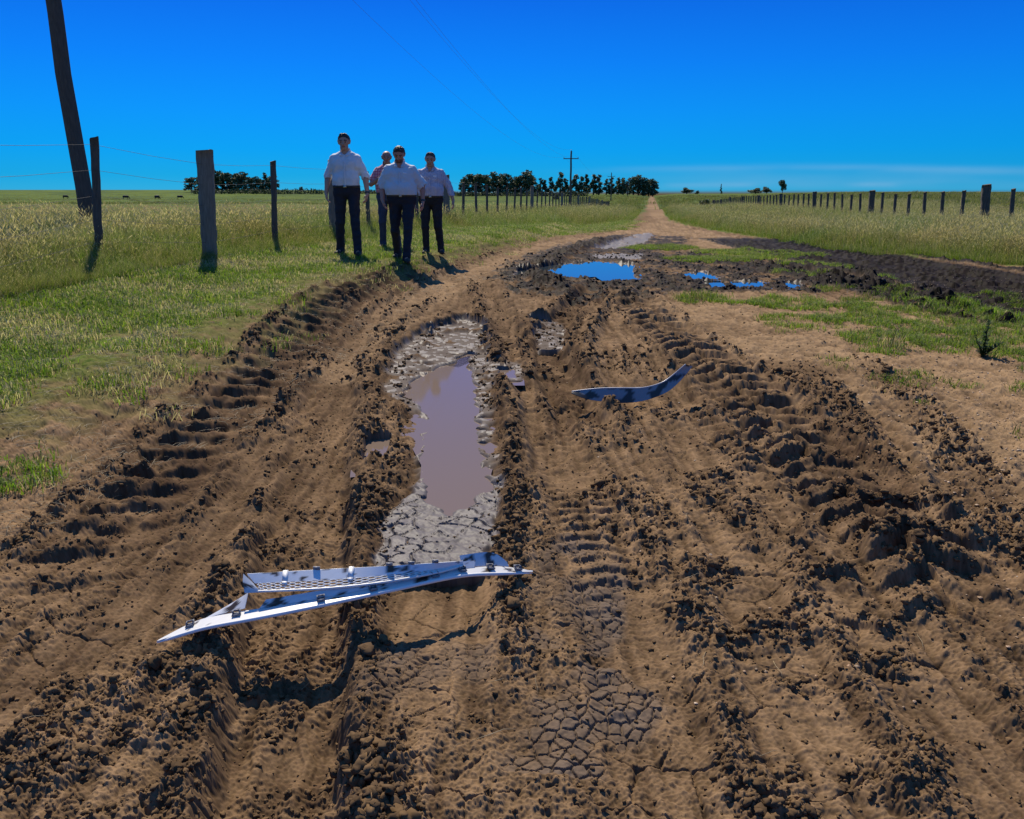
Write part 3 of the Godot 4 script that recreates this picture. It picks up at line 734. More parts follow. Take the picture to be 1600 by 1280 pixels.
# ------------------------------------------------------------------ fences
func post_mesh(w: float, dpt: float, h: float, sd: int) -> ArrayMesh:
	# rough-sawn square post with worn arrises, slightly uneven faces and a sloping top
	var r := RandomNumberGenerator.new(); r.seed = sd
	var st := new_st()
	var grain := noise(FastNoiseLite.TYPE_SIMPLEX_SMOOTH, 20.0, 3, sd)
	var rings := []
	var n := 12
	for i in n + 1:
		var y := h * i / n - 0.25 * float(i == 0)
		var ring := []
		for c in [[-1, -0.7], [-0.7, -1], [0.7, -1], [1, -0.7], [1, 0.7], [0.7, 1], [-0.7, 1], [-1, 0.7]]:
			var q := Vector3(c[0] * w * 0.5, y, c[1] * dpt * 0.5)
			q += Vector3(grain.get_noise_3d(q.x * 2, y * 0.4, q.z * 2 + 3), 0, grain.get_noise_3d(q.x * 2 + 7, y * 0.4, q.z * 2)) * w * 0.14
			if i == n: q.y += (c[0] * 0.012 + r.randf_range(-0.008, 0.008))
			ring.append(q)
		rings.append(ring)
	for i in n:
		for k in 8:
			add_quad(st, rings[i][k], rings[i + 1][k], rings[i + 1][(k + 1) % 8], rings[i][(k + 1) % 8])
	for k in range(1, 7): add_tri(st, rings[n][0], rings[n][k], rings[n][k + 1])
	return done(st)

func wood_mat(c: Color, sd: int) -> StandardMaterial3D:
	var m := mat(Color.WHITE, 0.92)
	var im := Image.create_empty(128, 256, false, Image.FORMAT_RGB8)
	var g := noise(FastNoiseLite.TYPE_SIMPLEX_SMOOTH, 1.0, 4, sd)
	for y in 256:
		for x in 128:
			var v := g.get_noise_2d(x * 0.22, y * 0.012) * 0.9 + g.get_noise_2d(x * 0.05 + 50, y * 0.02) * 0.6
			var cc := c * (1.0 + 0.55 * v)
			im.set_pixel(x, y, cc.linear_to_srgb())
	m.albedo_texture = ImageTexture.create_from_image(im)
	m.uv1_triplanar = true
	m.uv1_scale = Vector3(4.0, 0.9, 4.0)
	return m

func wire(p: Array, r: float, m: Material, parent: Node, sag := 0.0, n := 2, called := "wire") -> void:
	var st := new_st(); var pts := []; var rr := []
	for i in p.size() - 1:
		for k in n:
			var f := float(k) / n
			pts.append(p[i].lerp(p[i + 1], f) + Vector3(0, -sag * 4.0 * f * (1.0 - f), 0)); rr.append(r)
	pts.append(p[-1]); rr.append(r)
	add_tube(st, pts, rr, 4, false)
	part(called, done(st, true), m, parent)

func build_fences() -> void:
	var dark := wood_mat(Color(0.10, 0.08, 0.06), 51)
	var pale := wood_mat(Color(0.20, 0.16, 0.115), 52)
	var steel := mat(Color(0.07, 0.065, 0.06), 0.8)
	var thin := []; var thick := []
	for i in 4:
		thin.append(post_mesh(0.085, 0.07, 1.32, 60 + i)); thick.append(post_mesh(0.185, 0.17, 1.43, 70 + i))
	# left fence: distance of each post, thick ones carry the strain; lean to the right
	var ls := [[7.0, 0], [10.17, 0], [11.35, 1], [13.6, 0], [16.3, 1], [18.4, 0], [20.5, 0], [22.5, 0], [24.4, 0], [26.0, 1], [28.4, 0], [30.8, 0], [33.0, 0], [35.4, 0], [37.8, 0], [40.2, 0], [42.4, 0], [44.6, 0], [46.8, 1]]
	var d := 49.2; var n := 0
	while d < 175.0:
		ls.append([d, 1 if n % 8 == 7 else 0]); d += 2.3; n += 1
	for side in 2:
		var list := ls
		if side == 1:
			list = []
			var dd := 26.8; var q := 6
			while dd < 150.0:
				list.append([dd, 1 if q % 7 == 0 else 0]); dd += 2.12; q += 1
		var at := Vector3(-5.05, ground_at(-5.05, 10.17), -10.17) if side == 0 else Vector3(15.9, g0(15.9, 29), -29)
		var th := root_thing("wire_fence", at)
		tag(th, "weathered wooden post and wire fence along the left field" if side == 0 else "weathered wooden post and wire fence beyond the tall grass on the right", "fence")
		var tops := []
		for it in list:
			var dd: float = it[0]
			var x: float = -5.886 + 0.149 * dd if side == 0 else 11.6 + 0.16 * dd
			if side == 0 and dd < 12.0: x = [-4.9, -5.05, -4.12][list.find(it)]
			var y := ground_at(x, dd)
			var lean := Basis(Vector3(0, 0, 1), rng.randf_range(-0.03, 0.03) + (0.05 if side == 1 else -0.01)) * Basis(Vector3(1, 0, 0), rng.randf_range(-0.03, 0.03)) * Basis(Vector3.UP, rng.randf_range(-0.2, 0.2))
			if side == 0 and dd < 15.0: lean = Basis(Vector3(0, 0, 1), -0.085 if dd < 10.5 else -0.045 if dd < 12.0 else -0.05) * Basis(Vector3.UP, 0.1)
			var k := rng.randi_range(0, 3)
			var o := part("post", thick[k] if it[1] == 1 else thin[k], (pale if it[1] == 1 else dark) if side == 0 else dark, th)
			var hs := rng.randf_range(0.95, 1.05)
			var ws := 1.0 if side == 0 else 1.35
			if side == 0 and dd < 15.0: hs = 1.11 if dd < 11.0 else 1.0
			o.transform = Transform3D(lean.scaled_local(Vector3(ws, hs, ws)), Vector3(x, y - 0.02, -dd) - at)
			tops.append([Vector3(x, y, -dd) - at, lean, hs])
		for hgt in [0.22, 0.45, 0.7, 0.97, 1.23]:
			var wp := []
			for t in tops: wp.append(t[0] + t[1] * Vector3(0, hgt * t[2], 0.055))
			wire(wp, 0.0019, steel, th, 0.012, 2)

# ------------------------------------------------------------------ power line
func build_poles() -> void:
	var wood := wood_mat(Color(0.10, 0.075, 0.055), 55)
	var grey := mat(Color(0.12, 0.115, 0.11), 0.8)
	var glass := mat(Color(0.25, 0.22, 0.2), 0.3)
	var steel := mat(Color(0.10, 0.10, 0.11), 0.4, 0.5)
	# distance, x, height, lean
	var spots := [[14.0, -7.05, 10.4, 0.03], [140.0, 9.65, 9.2, 0.0], [285.0, 33.3, 9.2, 0.01], [425.0, 58.0, 9.0, -0.01], [560.0, 84.5, 9.0, 0.0]]
	var labs := ["thick leaning wooden power pole cut off by the top of the view", "far power pole with crossarm standing against the sky above the tree line", "small distant power pole second along the line after the crossarm pole", "tiny distant power pole third along the line beside the far trees", "tiniest power pole near the crest at the end of the road"]
	var ends := []
	for i in spots.size():
		var s: Array = spots[i]
		var y := ground_at(s[1], s[0])
		var th := root_thing("power_pole", Vector3(s[1], y, -s[0]), 0.0)
		th.rotation.z = s[3]
		tag(th, labs[i], "utility pole", "wooden power poles along the road")
		var h: float = s[2]
		var st := new_st(); var p := []; var r := []
		for k in 13:
			p.append(Vector3(0.015 * sin(k * 1.7), h * k / 12.0 - (0.6 if k == 0 else 0.0), 0.01 * cos(k * 2.1)))
			r.append(lerpf(0.128, 0.09, k / 12.0) * (1.0 + 0.5 * float(i > 0)))
		add_tube(st, p, r, 14)
		part("shaft", done(st, true), wood, th)
		var ca := new_st()
		add_box(ca, Vector3(0, h - 1.2, -0.13), Vector3(2.5, 0.14, 0.12))
		part("crossarm", done(ca), grey, th)
		for q in [Vector3(-1.15, h - 1.13, -0.13), Vector3(1.15, h - 1.13, -0.13), Vector3(0, h, 0)]:
			var ins := new_st()
			add_tube(ins, [q, q + Vector3(0, 0.1, 0), q + Vector3(0, 0.11, 0), q + Vector3(0, 0.2, 0), q + Vector3(0, 0.24, 0)], [0.02, 0.02, 0.06, 0.055, 0.02], 8)
			part("insulator", done(ins, true), glass, th)
		var e := []
		for q in [Vector3(-1.15, h - 0.9, -0.13), Vector3(0, h + 0.22, 0), Vector3(1.15, h - 0.9, -0.13)]: e.append(th.transform * q)
		ends.append(e)
	var wl := ["leftmost of the three sagging wires crossing the sky", "middle of the three sagging wires crossing the sky", "rightmost of the three sagging wires crossing the sky"]
	for c in 3:
		var at: Vector3 = ends[0][c]
		var pts := [Vector3.ZERO]
		for i in range(1, ends.size()): pts.append(ends[i][c] - at)
		var st := new_st(); var pp := []; var rr := []
		var prev := Vector3(-19, 0.5, 126)   # on towards the pole behind the viewpoint
		pts.push_front(prev)
		for i in pts.size() - 1:
			for k in 24:
				var f := k / 24.0
				pp.append(pts[i].lerp(pts[i + 1], f) + Vector3(0, -2.6 * 4.0 * f * (1.0 - f), 0)); rr.append(0.0055)
		pp.append(pts[-1]); rr.append(0.0055)
		add_tube(st, pp, rr, 4, false)
		var o := part("power_line", done(st, true), steel, self)
		o.position = at
		tag(o, wl[c], "power line", "power lines")

# ------------------------------------------------------------------ trees and shrubs
func leaf_cloud(st: SurfaceTool, blobs: Array, n: int, size: float, r: RandomNumberGenerator, c0: Color, c1: Color) -> void:
	# leaf sprays spread through the volume of the blobs, thicker towards their skins
	var tot := 0.0
	for b in blobs: tot += b[1].x * b[1].y
	for b in blobs:
		var shade := r.randf()
		for i in int(n * b[1].x * b[1].y / tot) + 1:
			var dir := Vector3(r.randfn(), r.randfn(), r.randfn()).normalized()
			var p: Vector3 = b[0] + dir * b[1] * pow(r.randf(), 0.35)
			var t := (dir * 0.6 + Vector3(r.randfn(), r.randfn() - 0.3, r.randfn())).normalized()
			var s := t.cross(Vector3(r.randfn(), r.randfn(), r.randfn())).normalized()
			var l := size * r.randf_range(0.5, 1.3)
			st.set_color(c0.lerp(c1, clampf(shade * 0.5 + r.randf() * 0.6, 0, 1)))
			add_tri(st, p - s * l * 0.35, p + t * l, p + s * l * 0.35)
			add_tri(st, p - s * l * 0.35, p + s * l * 0.35, p - t * l * 0.8)

func leaf_mat() -> StandardMaterial3D:
	var m := mat(Color.WHITE, 0.7, 0.0, true)
	m.backlight_enabled = true
	m.backlight = Color(0.5, 0.5, 0.4)
	return m

func make_tree(kind: int, sd: int, lm: Material, bark: Material) -> Node3D:
	var r := RandomNumberGenerator.new(); r.seed = sd
	var th := Node3D.new()
	var h := 10.0
	var tr := new_st()
	var top := 0.7
	add_tube(tr, [Vector3(0, -0.5, 0), Vector3(0.1, h * 0.3, 0), Vector3(-0.05, h * top, 0.1)], [0.28, 0.2, 0.06], 7)
	var blobs := []
	if kind == 0:      # broad dense crown from low down
		for i in 30:
			var f := pow(i / 29.0, 0.85)
			var y := h * (0.10 + 0.82 * f)
			var w := 2.5 * sin(PI * clampf(0.28 + 0.64 * f, 0, 1)) + 0.35
			var a := r.randf() * TAU
			var q := w * sqrt(r.randf())
			var bs := r.randf_range(0.55, 1.25)
			blobs.append([Vector3(cos(a) * q, y + r.randf_range(-0.4, 0.4), sin(a) * q), Vector3(bs, bs * r.randf_range(0.6, 1.0), bs)])
			add_tube(tr, [Vector3(0, minf(y * 0.75, h * 0.65), 0), blobs[-1][0]], [0.08, 0.03], 4)
	elif kind == 1:    # slender ragged gum, bare lower stem
		for i in 20:
			var f := i / 19.0
			var y := h * (0.16 + 0.82 * f)
			var w := 1.7 * (1.0 - 0.8 * f) + 0.1
			var a := r.randf() * TAU
			var q := w * sqrt(r.randf())
			var bs := r.randf_range(0.4, 0.85) * (1.15 - 0.5 * f)
			blobs.append([Vector3(cos(a) * q, y, sin(a) * q), Vector3(bs, bs * 1.1, bs)])
			add_tube(tr, [Vector3(0, minf(y * 0.8, h * 0.65), 0), blobs[-1][0]], [0.06, 0.02], 4)
	else:              # low round shrub-like tree
		for i in 16:
			var a := r.randf() * TAU; var q := r.randf_range(0.2, 2.8)
			blobs.append([Vector3(cos(a) * q, h * r.randf_range(0.25, 0.75), sin(a) * q), Vector3(r.randf_range(0.7, 1.5), r.randf_range(0.8, 1.5), r.randf_range(0.7, 1.5))])
			add_tube(tr, [Vector3(0, h * 0.15, 0), blobs[-1][0]], [0.1, 0.03], 4)
	var t := part("trunk", done(tr, true), bark, th)
	var cr := new_st()
	leaf_cloud(cr, blobs, 1700 if kind != 1 else 1000, 0.5, r, Color(0.04, 0.065, 0.025), Color(0.115, 0.15, 0.055))
	part("crown", done(cr), lm, th)
	return th

func nth(i: int) -> String:
	var low := ["first", "second", "third", "fourth", "fifth", "sixth", "seventh", "eighth", "ninth", "tenth", "eleventh", "twelfth", "thirteenth", "fourteenth", "fifteenth", "sixteenth", "seventeenth", "eighteenth", "nineteenth", "twentieth"]
	return low[i] if i < 20 else "twenty-" + low[i - 20]

func build_trees() -> void:
	var lm := leaf_mat()
	var bark := mat(Color(0.09, 0.07, 0.055), 0.9)
	var proto := []
	for i in 9: proto.append(make_tree(i / 3, 200 + i, lm, bark))
	# photo-independent lists: bearing slope x/d, distance, height, width, kind
	var groves := [
		["grove behind the left fence", "trees of the left grove", [[-0.3770, 520, 11, 1.25, 0], [-0.3692, 530, 9.5, 1.0, 0], [-0.3551, 520, 12, 1.1, 0], [-0.3481, 515, 12.5, 0.9, 1], [-0.3410, 525, 13, 1.1, 0], [-0.3347, 520, 11.5, 1.0, 0], [-0.3284, 530, 10.5, 0.9, 0], [-0.3213, 520, 11.5, 1.0, 0], [-0.3143, 525, 12.5, 1.1, 0], [-0.3079, 515, 11, 0.9, 0], [-0.3016, 520, 11, 1.0, 0], [-0.2959, 528, 9.5, 0.8, 0], [-0.2896, 520, 11, 0.9, 1], [-0.2846, 524, 11, 0.9, 0], [-0.2790, 520, 10.5, 0.9, 1], [-0.2490, 520, 5, 0.8, 2]]],
		["long grove behind the crossarm pole", "trees of the middle grove", [[-0.055, 500, 12, 1.0, 0], [-0.047, 505, 12.5, 1.1, 0], [-0.039, 500, 12, 1.0, 0], [-0.031, 508, 13, 1.1, 0], [-0.022, 500, 12, 1.1, 0], [-0.014, 505, 12.5, 1.0, 0], [-0.006, 500, 12.5, 1.0, 0], [0.001, 508, 11.5, 1.0, 0], [0.009, 500, 12.5, 1.0, 0], [0.017, 500, 13, 1.1, 0], [0.025, 505, 12, 0.9, 0], [0.034, 520, 10, 0.9, 1], [0.039, 520, 10, 0.9, 1], [0.046, 520, 9.5, 0.9, 1], [0.057, 500, 12, 0.9, 1], [0.063, 505, 11, 0.9, 1], [0.069, 520, 9.5, 0.9, 1], [0.075, 500, 11, 1.0, 1], [0.082, 500, 12, 0.9, 1], [0.087, 505, 11.5, 0.8, 1], [0.096, 510, 11, 0.9, 1], [0.102, 510, 11, 0.9, 1], [0.111, 510, 10, 0.9, 1], [0.117, 510, 9.5, 0.8, 1], [0.125, 510, 9.5, 0.8, 1], [0.131, 510, 9.0, 0.9, 1]]],
		["clump beside the far road", "trees beside the far road", [[0.140, 540, 9.5, 0.8, 1], [0.1475, 540, 10, 0.9, 1], [0.1525, 540, 9, 0.9, 0], [0.159, 560, 11.5, 1.0, 0], [0.165, 560, 12, 1.0, 0], [0.171, 560, 12.5, 1.0, 0], [0.177, 565, 11.5, 1.1, 0], [0.182, 560, 11.5, 0.9, 0]]],
	]
	for g in groves:
		for it in g[2]:
			var d: float = it[1]; var x: float = it[0] * d
			if g[1] == "trees beside the far road": x -= 9.0
			var o: Node3D = proto[it[4] * 3 + rng.randi_range(0, 2)].duplicate()
			o.name = numbered("tree")
			o.position = Vector3(x, g0(x, d) - 0.2, -d)
			o.rotation.y = rng.randf() * TAU
			var s: float = it[2] / 10.0 * rng.randf_range(0.86, 1.12)
			var wd: float = it[3] * (1.35 if it[4] == 0 else 1.8)
			o.scale = Vector3(s * wd, s * 0.98, s * wd)
			add_child(o)
			tag(o, "dark tree, %s from the left in the %s" % [nth(g[2].find(it)), g[0]], "tree", g[1])
	# lone trees and bushes on the crest to the right
	var lone := [[0.206, 560, 5.2, 2.8, 2, "low dark bush on the crest right of the far road"], [0.218, 560, 3.4, 1.6, 2, "second low dark bush on the crest right of the far road"], [0.246, 560, 6.5, 0.7, 1, "thin pale tree on the crest between the low bushes"], [0.287, 560, 5.0, 3.4, 2, "wide yellowish bush on the crest left of the round tree"], [0.300, 560, 5.4, 2.2, 2, "green bush touching the wide yellowish bush on the crest"], [0.3185, 560, 10.5, 0.8, 2, "round dark tree alone on the right horizon"], [0.642, 560, 9.5, 1.0, 2, "dark tree cut off by the right edge of the view on the horizon"], [0.052, 330, 3.0, 1.6, 2, "dark round bush in the field below the middle grove"], [0.226, 150, 2.4, 2.2, 2, "dark low bush on the slope right of the far road"]]
	for it in lone:
		var d: float = it[1]; var x: float = it[0] * d
		var o: Node3D = proto[it[4] * 3 + rng.randi_range(0, 2)].duplicate()
		o.name = numbered("tree" if it[2] > 6.0 else "bush")
		o.position = Vector3(x, g0(x, d) - (0.2 if it[2] > 5.0 else 0.5), -d)
		o.rotation.y = rng.randf() * TAU
		var s: float = it[2] / 10.0
		o.scale = Vector3(s * it[3], s, s * it[3])
		add_child(o)
		tag(o, it[5], "tree" if it[2] > 6.0 else "bush")
	for p in proto: p.free()
	# clipped-looking field hedges, far off
	var hedges := [[-0.375, -0.225, 470, 2.7, "long low dark hedge under the left grove"], [-0.215, -0.066, 500, 2.4, "low dark hedge on the horizon behind the walking people"], [-0.066, 0.09, 440, 2.2, "low hedge along the foot of the middle grove"]]
	for hg in hedges:
		var d: float = hg[2]
		var st := new_st(); var blobs := []
		var x0: float = hg[0] * d; var x1: float = hg[1] * d
		var x := x0
		var o0 := Vector3((x0 + x1) * 0.5, g0((x0 + x1) * 0.5, d), -d)
		while x < x1:
			var hh: float = hg[3] * rng.randf_range(0.75, 1.15)
			blobs.append([Vector3(x, g0(x, d) + hh * 0.45, -d + rng.randf_range(-1, 1)) - o0, Vector3(1.7, hh * 0.6, 1.2)])
			x += 1.6
		leaf_cloud(st, blobs, int((x1 - x0) * 55.0), 0.55, rng, Color(0.035, 0.055, 0.02), Color(0.09, 0.12, 0.04))
		var o := part("hedge", done(st), lm, self)
		o.position = o0
		tag(o, hg[4], "hedge")

# ------------------------------------------------------------------ grasses
func tuft(n: int, rad: float, h0: float, h1: float, wd: float, bend: float, heads: float, green: Array, straw: Color, dry: float, sd: int) -> ArrayMesh:
	var r := RandomNumberGenerator.new(); r.seed = sd
	var st := new_st()
	for i in n:
		var a := r.randf() * TAU
		var p := Vector3(cos(a), 0, sin(a)) * rad * sqrt(r.randf())
		var h := r.randf_range(h0, h1)
		var la := r.randf() * TAU
		var lean := Vector3(cos(la), 0, sin(la)) * h * bend * r.randf_range(0.3, 1.5)
		var fa := r.randf() * TAU
		var s := Vector3(cos(fa), 0, sin(fa)) * wd * r.randf_range(0.6, 1.2) * 0.5
		var m := p + Vector3(0, h * 0.55, 0) + lean * 0.3
		var t := p + Vector3(0, h * (1.0 - 0.3 * bend), 0) + lean
		var is_dry := r.randf() < dry
		var c: Color = green[r.randi_range(0, green.size() - 1)] * r.randf_range(0.75, 1.25)
		if is_dry: c = straw * r.randf_range(0.6, 1.1)
		p.y -= 0.02
		st.set_color(c)
		add_quad(st, p - s, m - s * 0.8, m + s * 0.8, p + s)
		st.set_color(c.lerp(straw, 0.25))
		add_tri(st, m - s * 0.8, t, m + s * 0.8)
		if r.randf() < heads:
			# feathery seed head on a thin stalk
			var e := t + lean * 0.35 + Vector3(0, h * 0.16, 0)
			var s2 := s * 1.5
			st.set_color(straw * r.randf_range(0.85, 1.25))
			add_tri(st, m - s * 0.3, e, m + s * 0.3)
			var q := t.lerp(e, 0.25)
			add_tri(st, q, t.lerp(e, 0.6) + s2, e)
			add_tri(st, q, e, t.lerp(e, 0.6) - s2)
	return done(st)

func scatter(called: String, label: String, meshes: Array, lists: Array, m: Material) -> void:
	# one mass of growth: a few shapes of tuft, each drawn many times
	var th := root_thing(called, Vector3.ZERO)
	tag(th, label, called.replace("_", " "), "", "stuff")
	for i in meshes.size():
		var mm := MultiMesh.new()
		mm.transform_format = MultiMesh.TRANSFORM_3D
		mm.use_colors = true
		mm.mesh = meshes[i]
		mm.instance_count = lists[i].size()
		for k in lists[i].size():
			mm.set_instance_transform(k, lists[i][k][0])
			mm.set_instance_color(k, lists[i][k][1])
		var o := MultiMeshInstance3D.new()
		o.name = "tufts" if called.find("grass") >= 0 or called.find("plant") >= 0 else "pieces"
		o.multimesh = mm
		o.material_override = m
		th.add_child(o, true)
		o.set_meta("kind", "stuff")

func put(list: Array, p: Vector3, s: float, c: Color, hs := 1.0, tilt := 0.15) -> void:
	var b := Basis(Vector3.UP, rng.randf() * TAU).rotated(Vector3(1, 0, 0), rng.randf_range(-tilt, tilt)).rotated(Vector3(0, 0, 1), rng.randf_range(-tilt, tilt))
	list.append([Transform3D(b.scaled_local(Vector3(s, s * hs, s)), p), c])

func build_grass() -> void:
	var gm := mat(Color.WHITE, 0.6, 0.0, true)
	gm.metallic_specular = 0.3
	gm.backlight_enabled = true
	gm.backlight = Color(1.0, 1.0, 0.8)
	var greens := [Color(0.10, 0.18, 0.016), Color(0.13, 0.215, 0.02), Color(0.06, 0.12, 0.014), Color(0.16, 0.21, 0.03)]
	var dull := [Color(0.10, 0.14, 0.03), Color(0.13, 0.165, 0.045), Color(0.075, 0.105, 0.025)]
	var straw := Color(0.40, 0.36, 0.22)
	var pat := noise(FastNoiseLite.TYPE_SIMPLEX_SMOOTH, 0.7, 3, 91)
	var pat2 := noise(FastNoiseLite.TYPE_SIMPLEX_SMOOTH, 0.12, 2, 92)
	# short turf of the verges
	var turf := []; var tl := []
	for i in 3:
		turf.append(tuft(26, 0.12, 0.015, 0.06, 0.0048, 1.0, 0.0, greens, straw, 0.12, 300 + i)); tl.append([])
	for i in 3:
		turf.append(tuft(26, 0.13, 0.01, 0.045, 0.0042, 1.5, 0.0, dull, straw, 0.85, 310 + i)); tl.append([])
	for n in 76000:
		var d := 2.9 + 42.0 * pow(rng.randf(), 1.6)
		var el := lin(EDGE_L, d); var ta := lin(TALL_L, d)
		var x := rng.randf_range(maxf(ta - 0.5, -0.72 * (d + 0.4)), el + 0.5)
		if x > el + 1.1 * pat.get_noise_2d(x * 1.5, d * 1.5) - 0.05: continue
		var v := pat.get_noise_2d(x, d)
		var near_edge := sstep(-1.9, 0.1, x - el)
		if rng.randf() < near_edge * 0.88 + 0.6 * sstep(0.0, -0.25, pat.get_noise_2d(x * 2.2 + 9.0, d * 1.6)): continue
		var green := rng.randf() < clampf(0.58 + 1.3 * v, 0.1, 0.95)
		var k := rng.randi_range(0, 2) + (0 if green else 3)
		put(tl[k], Vector3(x, ground_at(x, d), -d), rng.randf_range(0.6, 1.35) * (1.0 + 0.012 * d), Color.WHITE * rng.randf_range(1.0, 1.7), rng.randf_range(0.7, 1.3))
	scatter("turf_grass", "short patchy grass of the verge left of the road", turf, tl, gm)
	# green patches on the right between the track and the ditch
	var pg := []; var pl := []
	for i in 3:
		pg.append(tuft(26, 0.10, 0.02, 0.085, 0.005, 0.8, 0.0, greens, straw, 0.08, 320 + i)); pl.append([])
	var spots := [[2.3, 9.9, 0.35], [2.75, 9.6, 0.3], [3.3, 9.6, 0.5], [3.0, 8.4, 0.45], [3.7, 8.6, 0.5], [4.3, 8.2, 0.5], [3.5, 7.6, 0.45], [4.1, 7.3, 0.5], [4.7, 7.6, 0.5], [5.2, 8.4, 0.5], [4.6, 6.7, 0.35], [5.0, 6.2, 0.3], [3.2, 7.0, 0.15], [4.25, 5.35, 0.16], [2.6, 7.9, 0.12], [5.4, 7.2, 0.4], [4.6, 9.2, 0.5], [3.9, 9.3, 0.4], [3.6, 15.2, 0.8], [4.4, 15.6, 0.8], [5.2, 14.2, 0.6], [4.7, 17.0, 1.0], [5.6, 12.9, 0.35], [4.4, 12.6, 0.4], [6.0, 17.5, 0.6], [3.3, 18.5, 0.9], [5.2, 8.9, 0.5], [5.3, 9.3, 0.3]]
	for s in spots:
		for n in int(s[2] * s[2] * 950.0):
			var a := rng.randf() * TAU; var q: float = s[2] * sqrt(rng.randf())
			var x: float = s[0] + cos(a) * q; var d: float = s[1] + sin(a) * q * 0.9
			if pat.get_noise_2d(x * 3.5, d * 3.5) < -0.08: continue
			put(pl[rng.randi_range(0, 2)], Vector3(x, ground_at(x, d), -d), rng.randf_range(0.6, 1.3), Color.WHITE * rng.randf_range(1.0, 1.75), 0.8)
	for n in 5200:
		var x := rng.randf_range(1.8, 6.6); var d := rng.randf_range(4.4, 11.0)
		if pat.get_noise_2d(x * 1.6 + 31.0, d * 1.6) + 0.12 * (x - 3.6) < 0.2 + 0.25 * rng.randf() or x < 2.6: continue
		put(pl[rng.randi_range(0, 2)], Vector3(x, ground_at(x, d), -d), rng.randf_range(0.4, 1.2), Color.WHITE * rng.randf_range(0.7, 1.4), 0.8)
	scatter("patch_grass", "bright green grass patches between the right track and the black ditch", pg, pl, gm)
	# tall grass along the fences and out into the fields
	for side in 2:
		var tm := []; var ll := []
		for i in 3:
			tm.append(tuft(22, 0.17, 0.16, 0.46, 0.007, 0.45, 0.06, greens, straw, 0.2, 330 + i + side * 20)); ll.append([])
		for i in 3:
			tm.append(tuft(20, 0.18, 0.26, 0.50, 0.006, 0.45, 0.42, dull, straw, 0.2, 340 + i + side * 20)); ll.append([])
		var far_n := 46000
		for n in far_n:
			var d := 5.2 + 85.0 * pow(rng.randf(), 1.9)
			var x := 0.0
			var thin := 1.0
			if side == 0:
				var ta := lin(TALL_L, d)
				var lo := maxf(-0.68 * (d + 0.4), ta - 6.0 - d * 0.5)
				x = lerpf(ta, lo, pow(rng.randf(), 1.2))
				thin = sstep(0.1, -1.1, x - ta)
			else:
				d = 8.0 + 95.0 * pow(rng.randf(), 1.8)
				var er := lin(EDGE_R, d) + 0.15
				var hi := minf(0.72 * (d + 0.4), er + 14.0 + 0.15 * d)
				if hi <= er: continue
				x = lerpf(er, hi, rng.randf())
				thin = sstep(-0.1, 1.0, x - er)
			if side == 0 and x < -5.9 + 0.149 * d - 4.0 and d > 22.0: continue
			var v := pat.get_noise_2d(x * 0.6, d * 0.6) + 0.5 * pat2.get_noise_2d(x, d)
			var seedy := rng.randf() < clampf((0.2 if side == 0 else 0.28) + 1.0 * v, 0.05, 0.95) * thin
			var k := rng.randi_range(0, 2) + (3 if seedy else 0)
			var s := rng.randf_range(0.65, 1.1) * lerpf(0.35, 1.0, thin) * (1.0 + 0.006 * d)
			s *= 0.95 if side == 1 else 0.9
			put(ll[k], Vector3(x, ground_at(x, d), -d), s, Color.WHITE * rng.randf_range(0.9, 1.4) * Color(1.0 + 0.15 * v, 1.0, 1.0 - 0.1 * v), rng.randf_range(0.8, 1.2))
		scatter("tall_grass", "tall seeding grass along the fence and field on the left" if side == 0 else "tall seeding grass between the black ditch and the fence on the right", tm, ll, gm)
	# pasture and rough growth on the far slopes
	var fm := []; var fl := []
	for i in 3:
		fm.append(tuft(34, 0.9, 0.2, 0.45, 0.035, 0.5, 0.0, dull, straw, 0.15, 360 + i)); fl.append([])
	for n in 26000:
		var d := 60.0 + 400.0 * pow(rng.randf(), 1.4)
		var x := rng.randf_range(-0.7, 0.72) * d
		var el := lin(EDGE_L, d); var er := lin(EDGE_R, d)
		if x > el - 1.0 and x < er + 1.0: continue
		var rough := sstep(0.02, 0.14, x / d)
		if x < el and rough < 0.3 and d > 55.0 and rng.randf() < 0.8: continue
		var s := rng.randf_range(0.5, 1.0) * lerpf(0.6, 1.0, rough) * (1.0 + d * 0.002)
		if rng.randf() < 0.03 * rough: s *= 2.2
		put(fl[rng.randi_range(0, 2)], Vector3(x, g0(x, d) - 0.05, -d), s, Color.WHITE * rng.randf_range(0.7, 1.15), rng.randf_range(0.7, 1.3), 0.05)
	scatter("field_grass", "rough green growth covering the far fields and slopes", fm, fl, gm)
	# single weeds that stand out on the right
	var weeds := [
		[4.02, 6.9, "tall dark spiky weed standing in the right grass patch", 0], [4.12, 5.5, "low spreading grass clump on bare gravel below the spiky weed", 1], [3.35, 7.15, "pale arching grass clump left of the spiky weed", 2], [2.3, 10.1, "bright green grass cushion left end of the right patch", 3]]
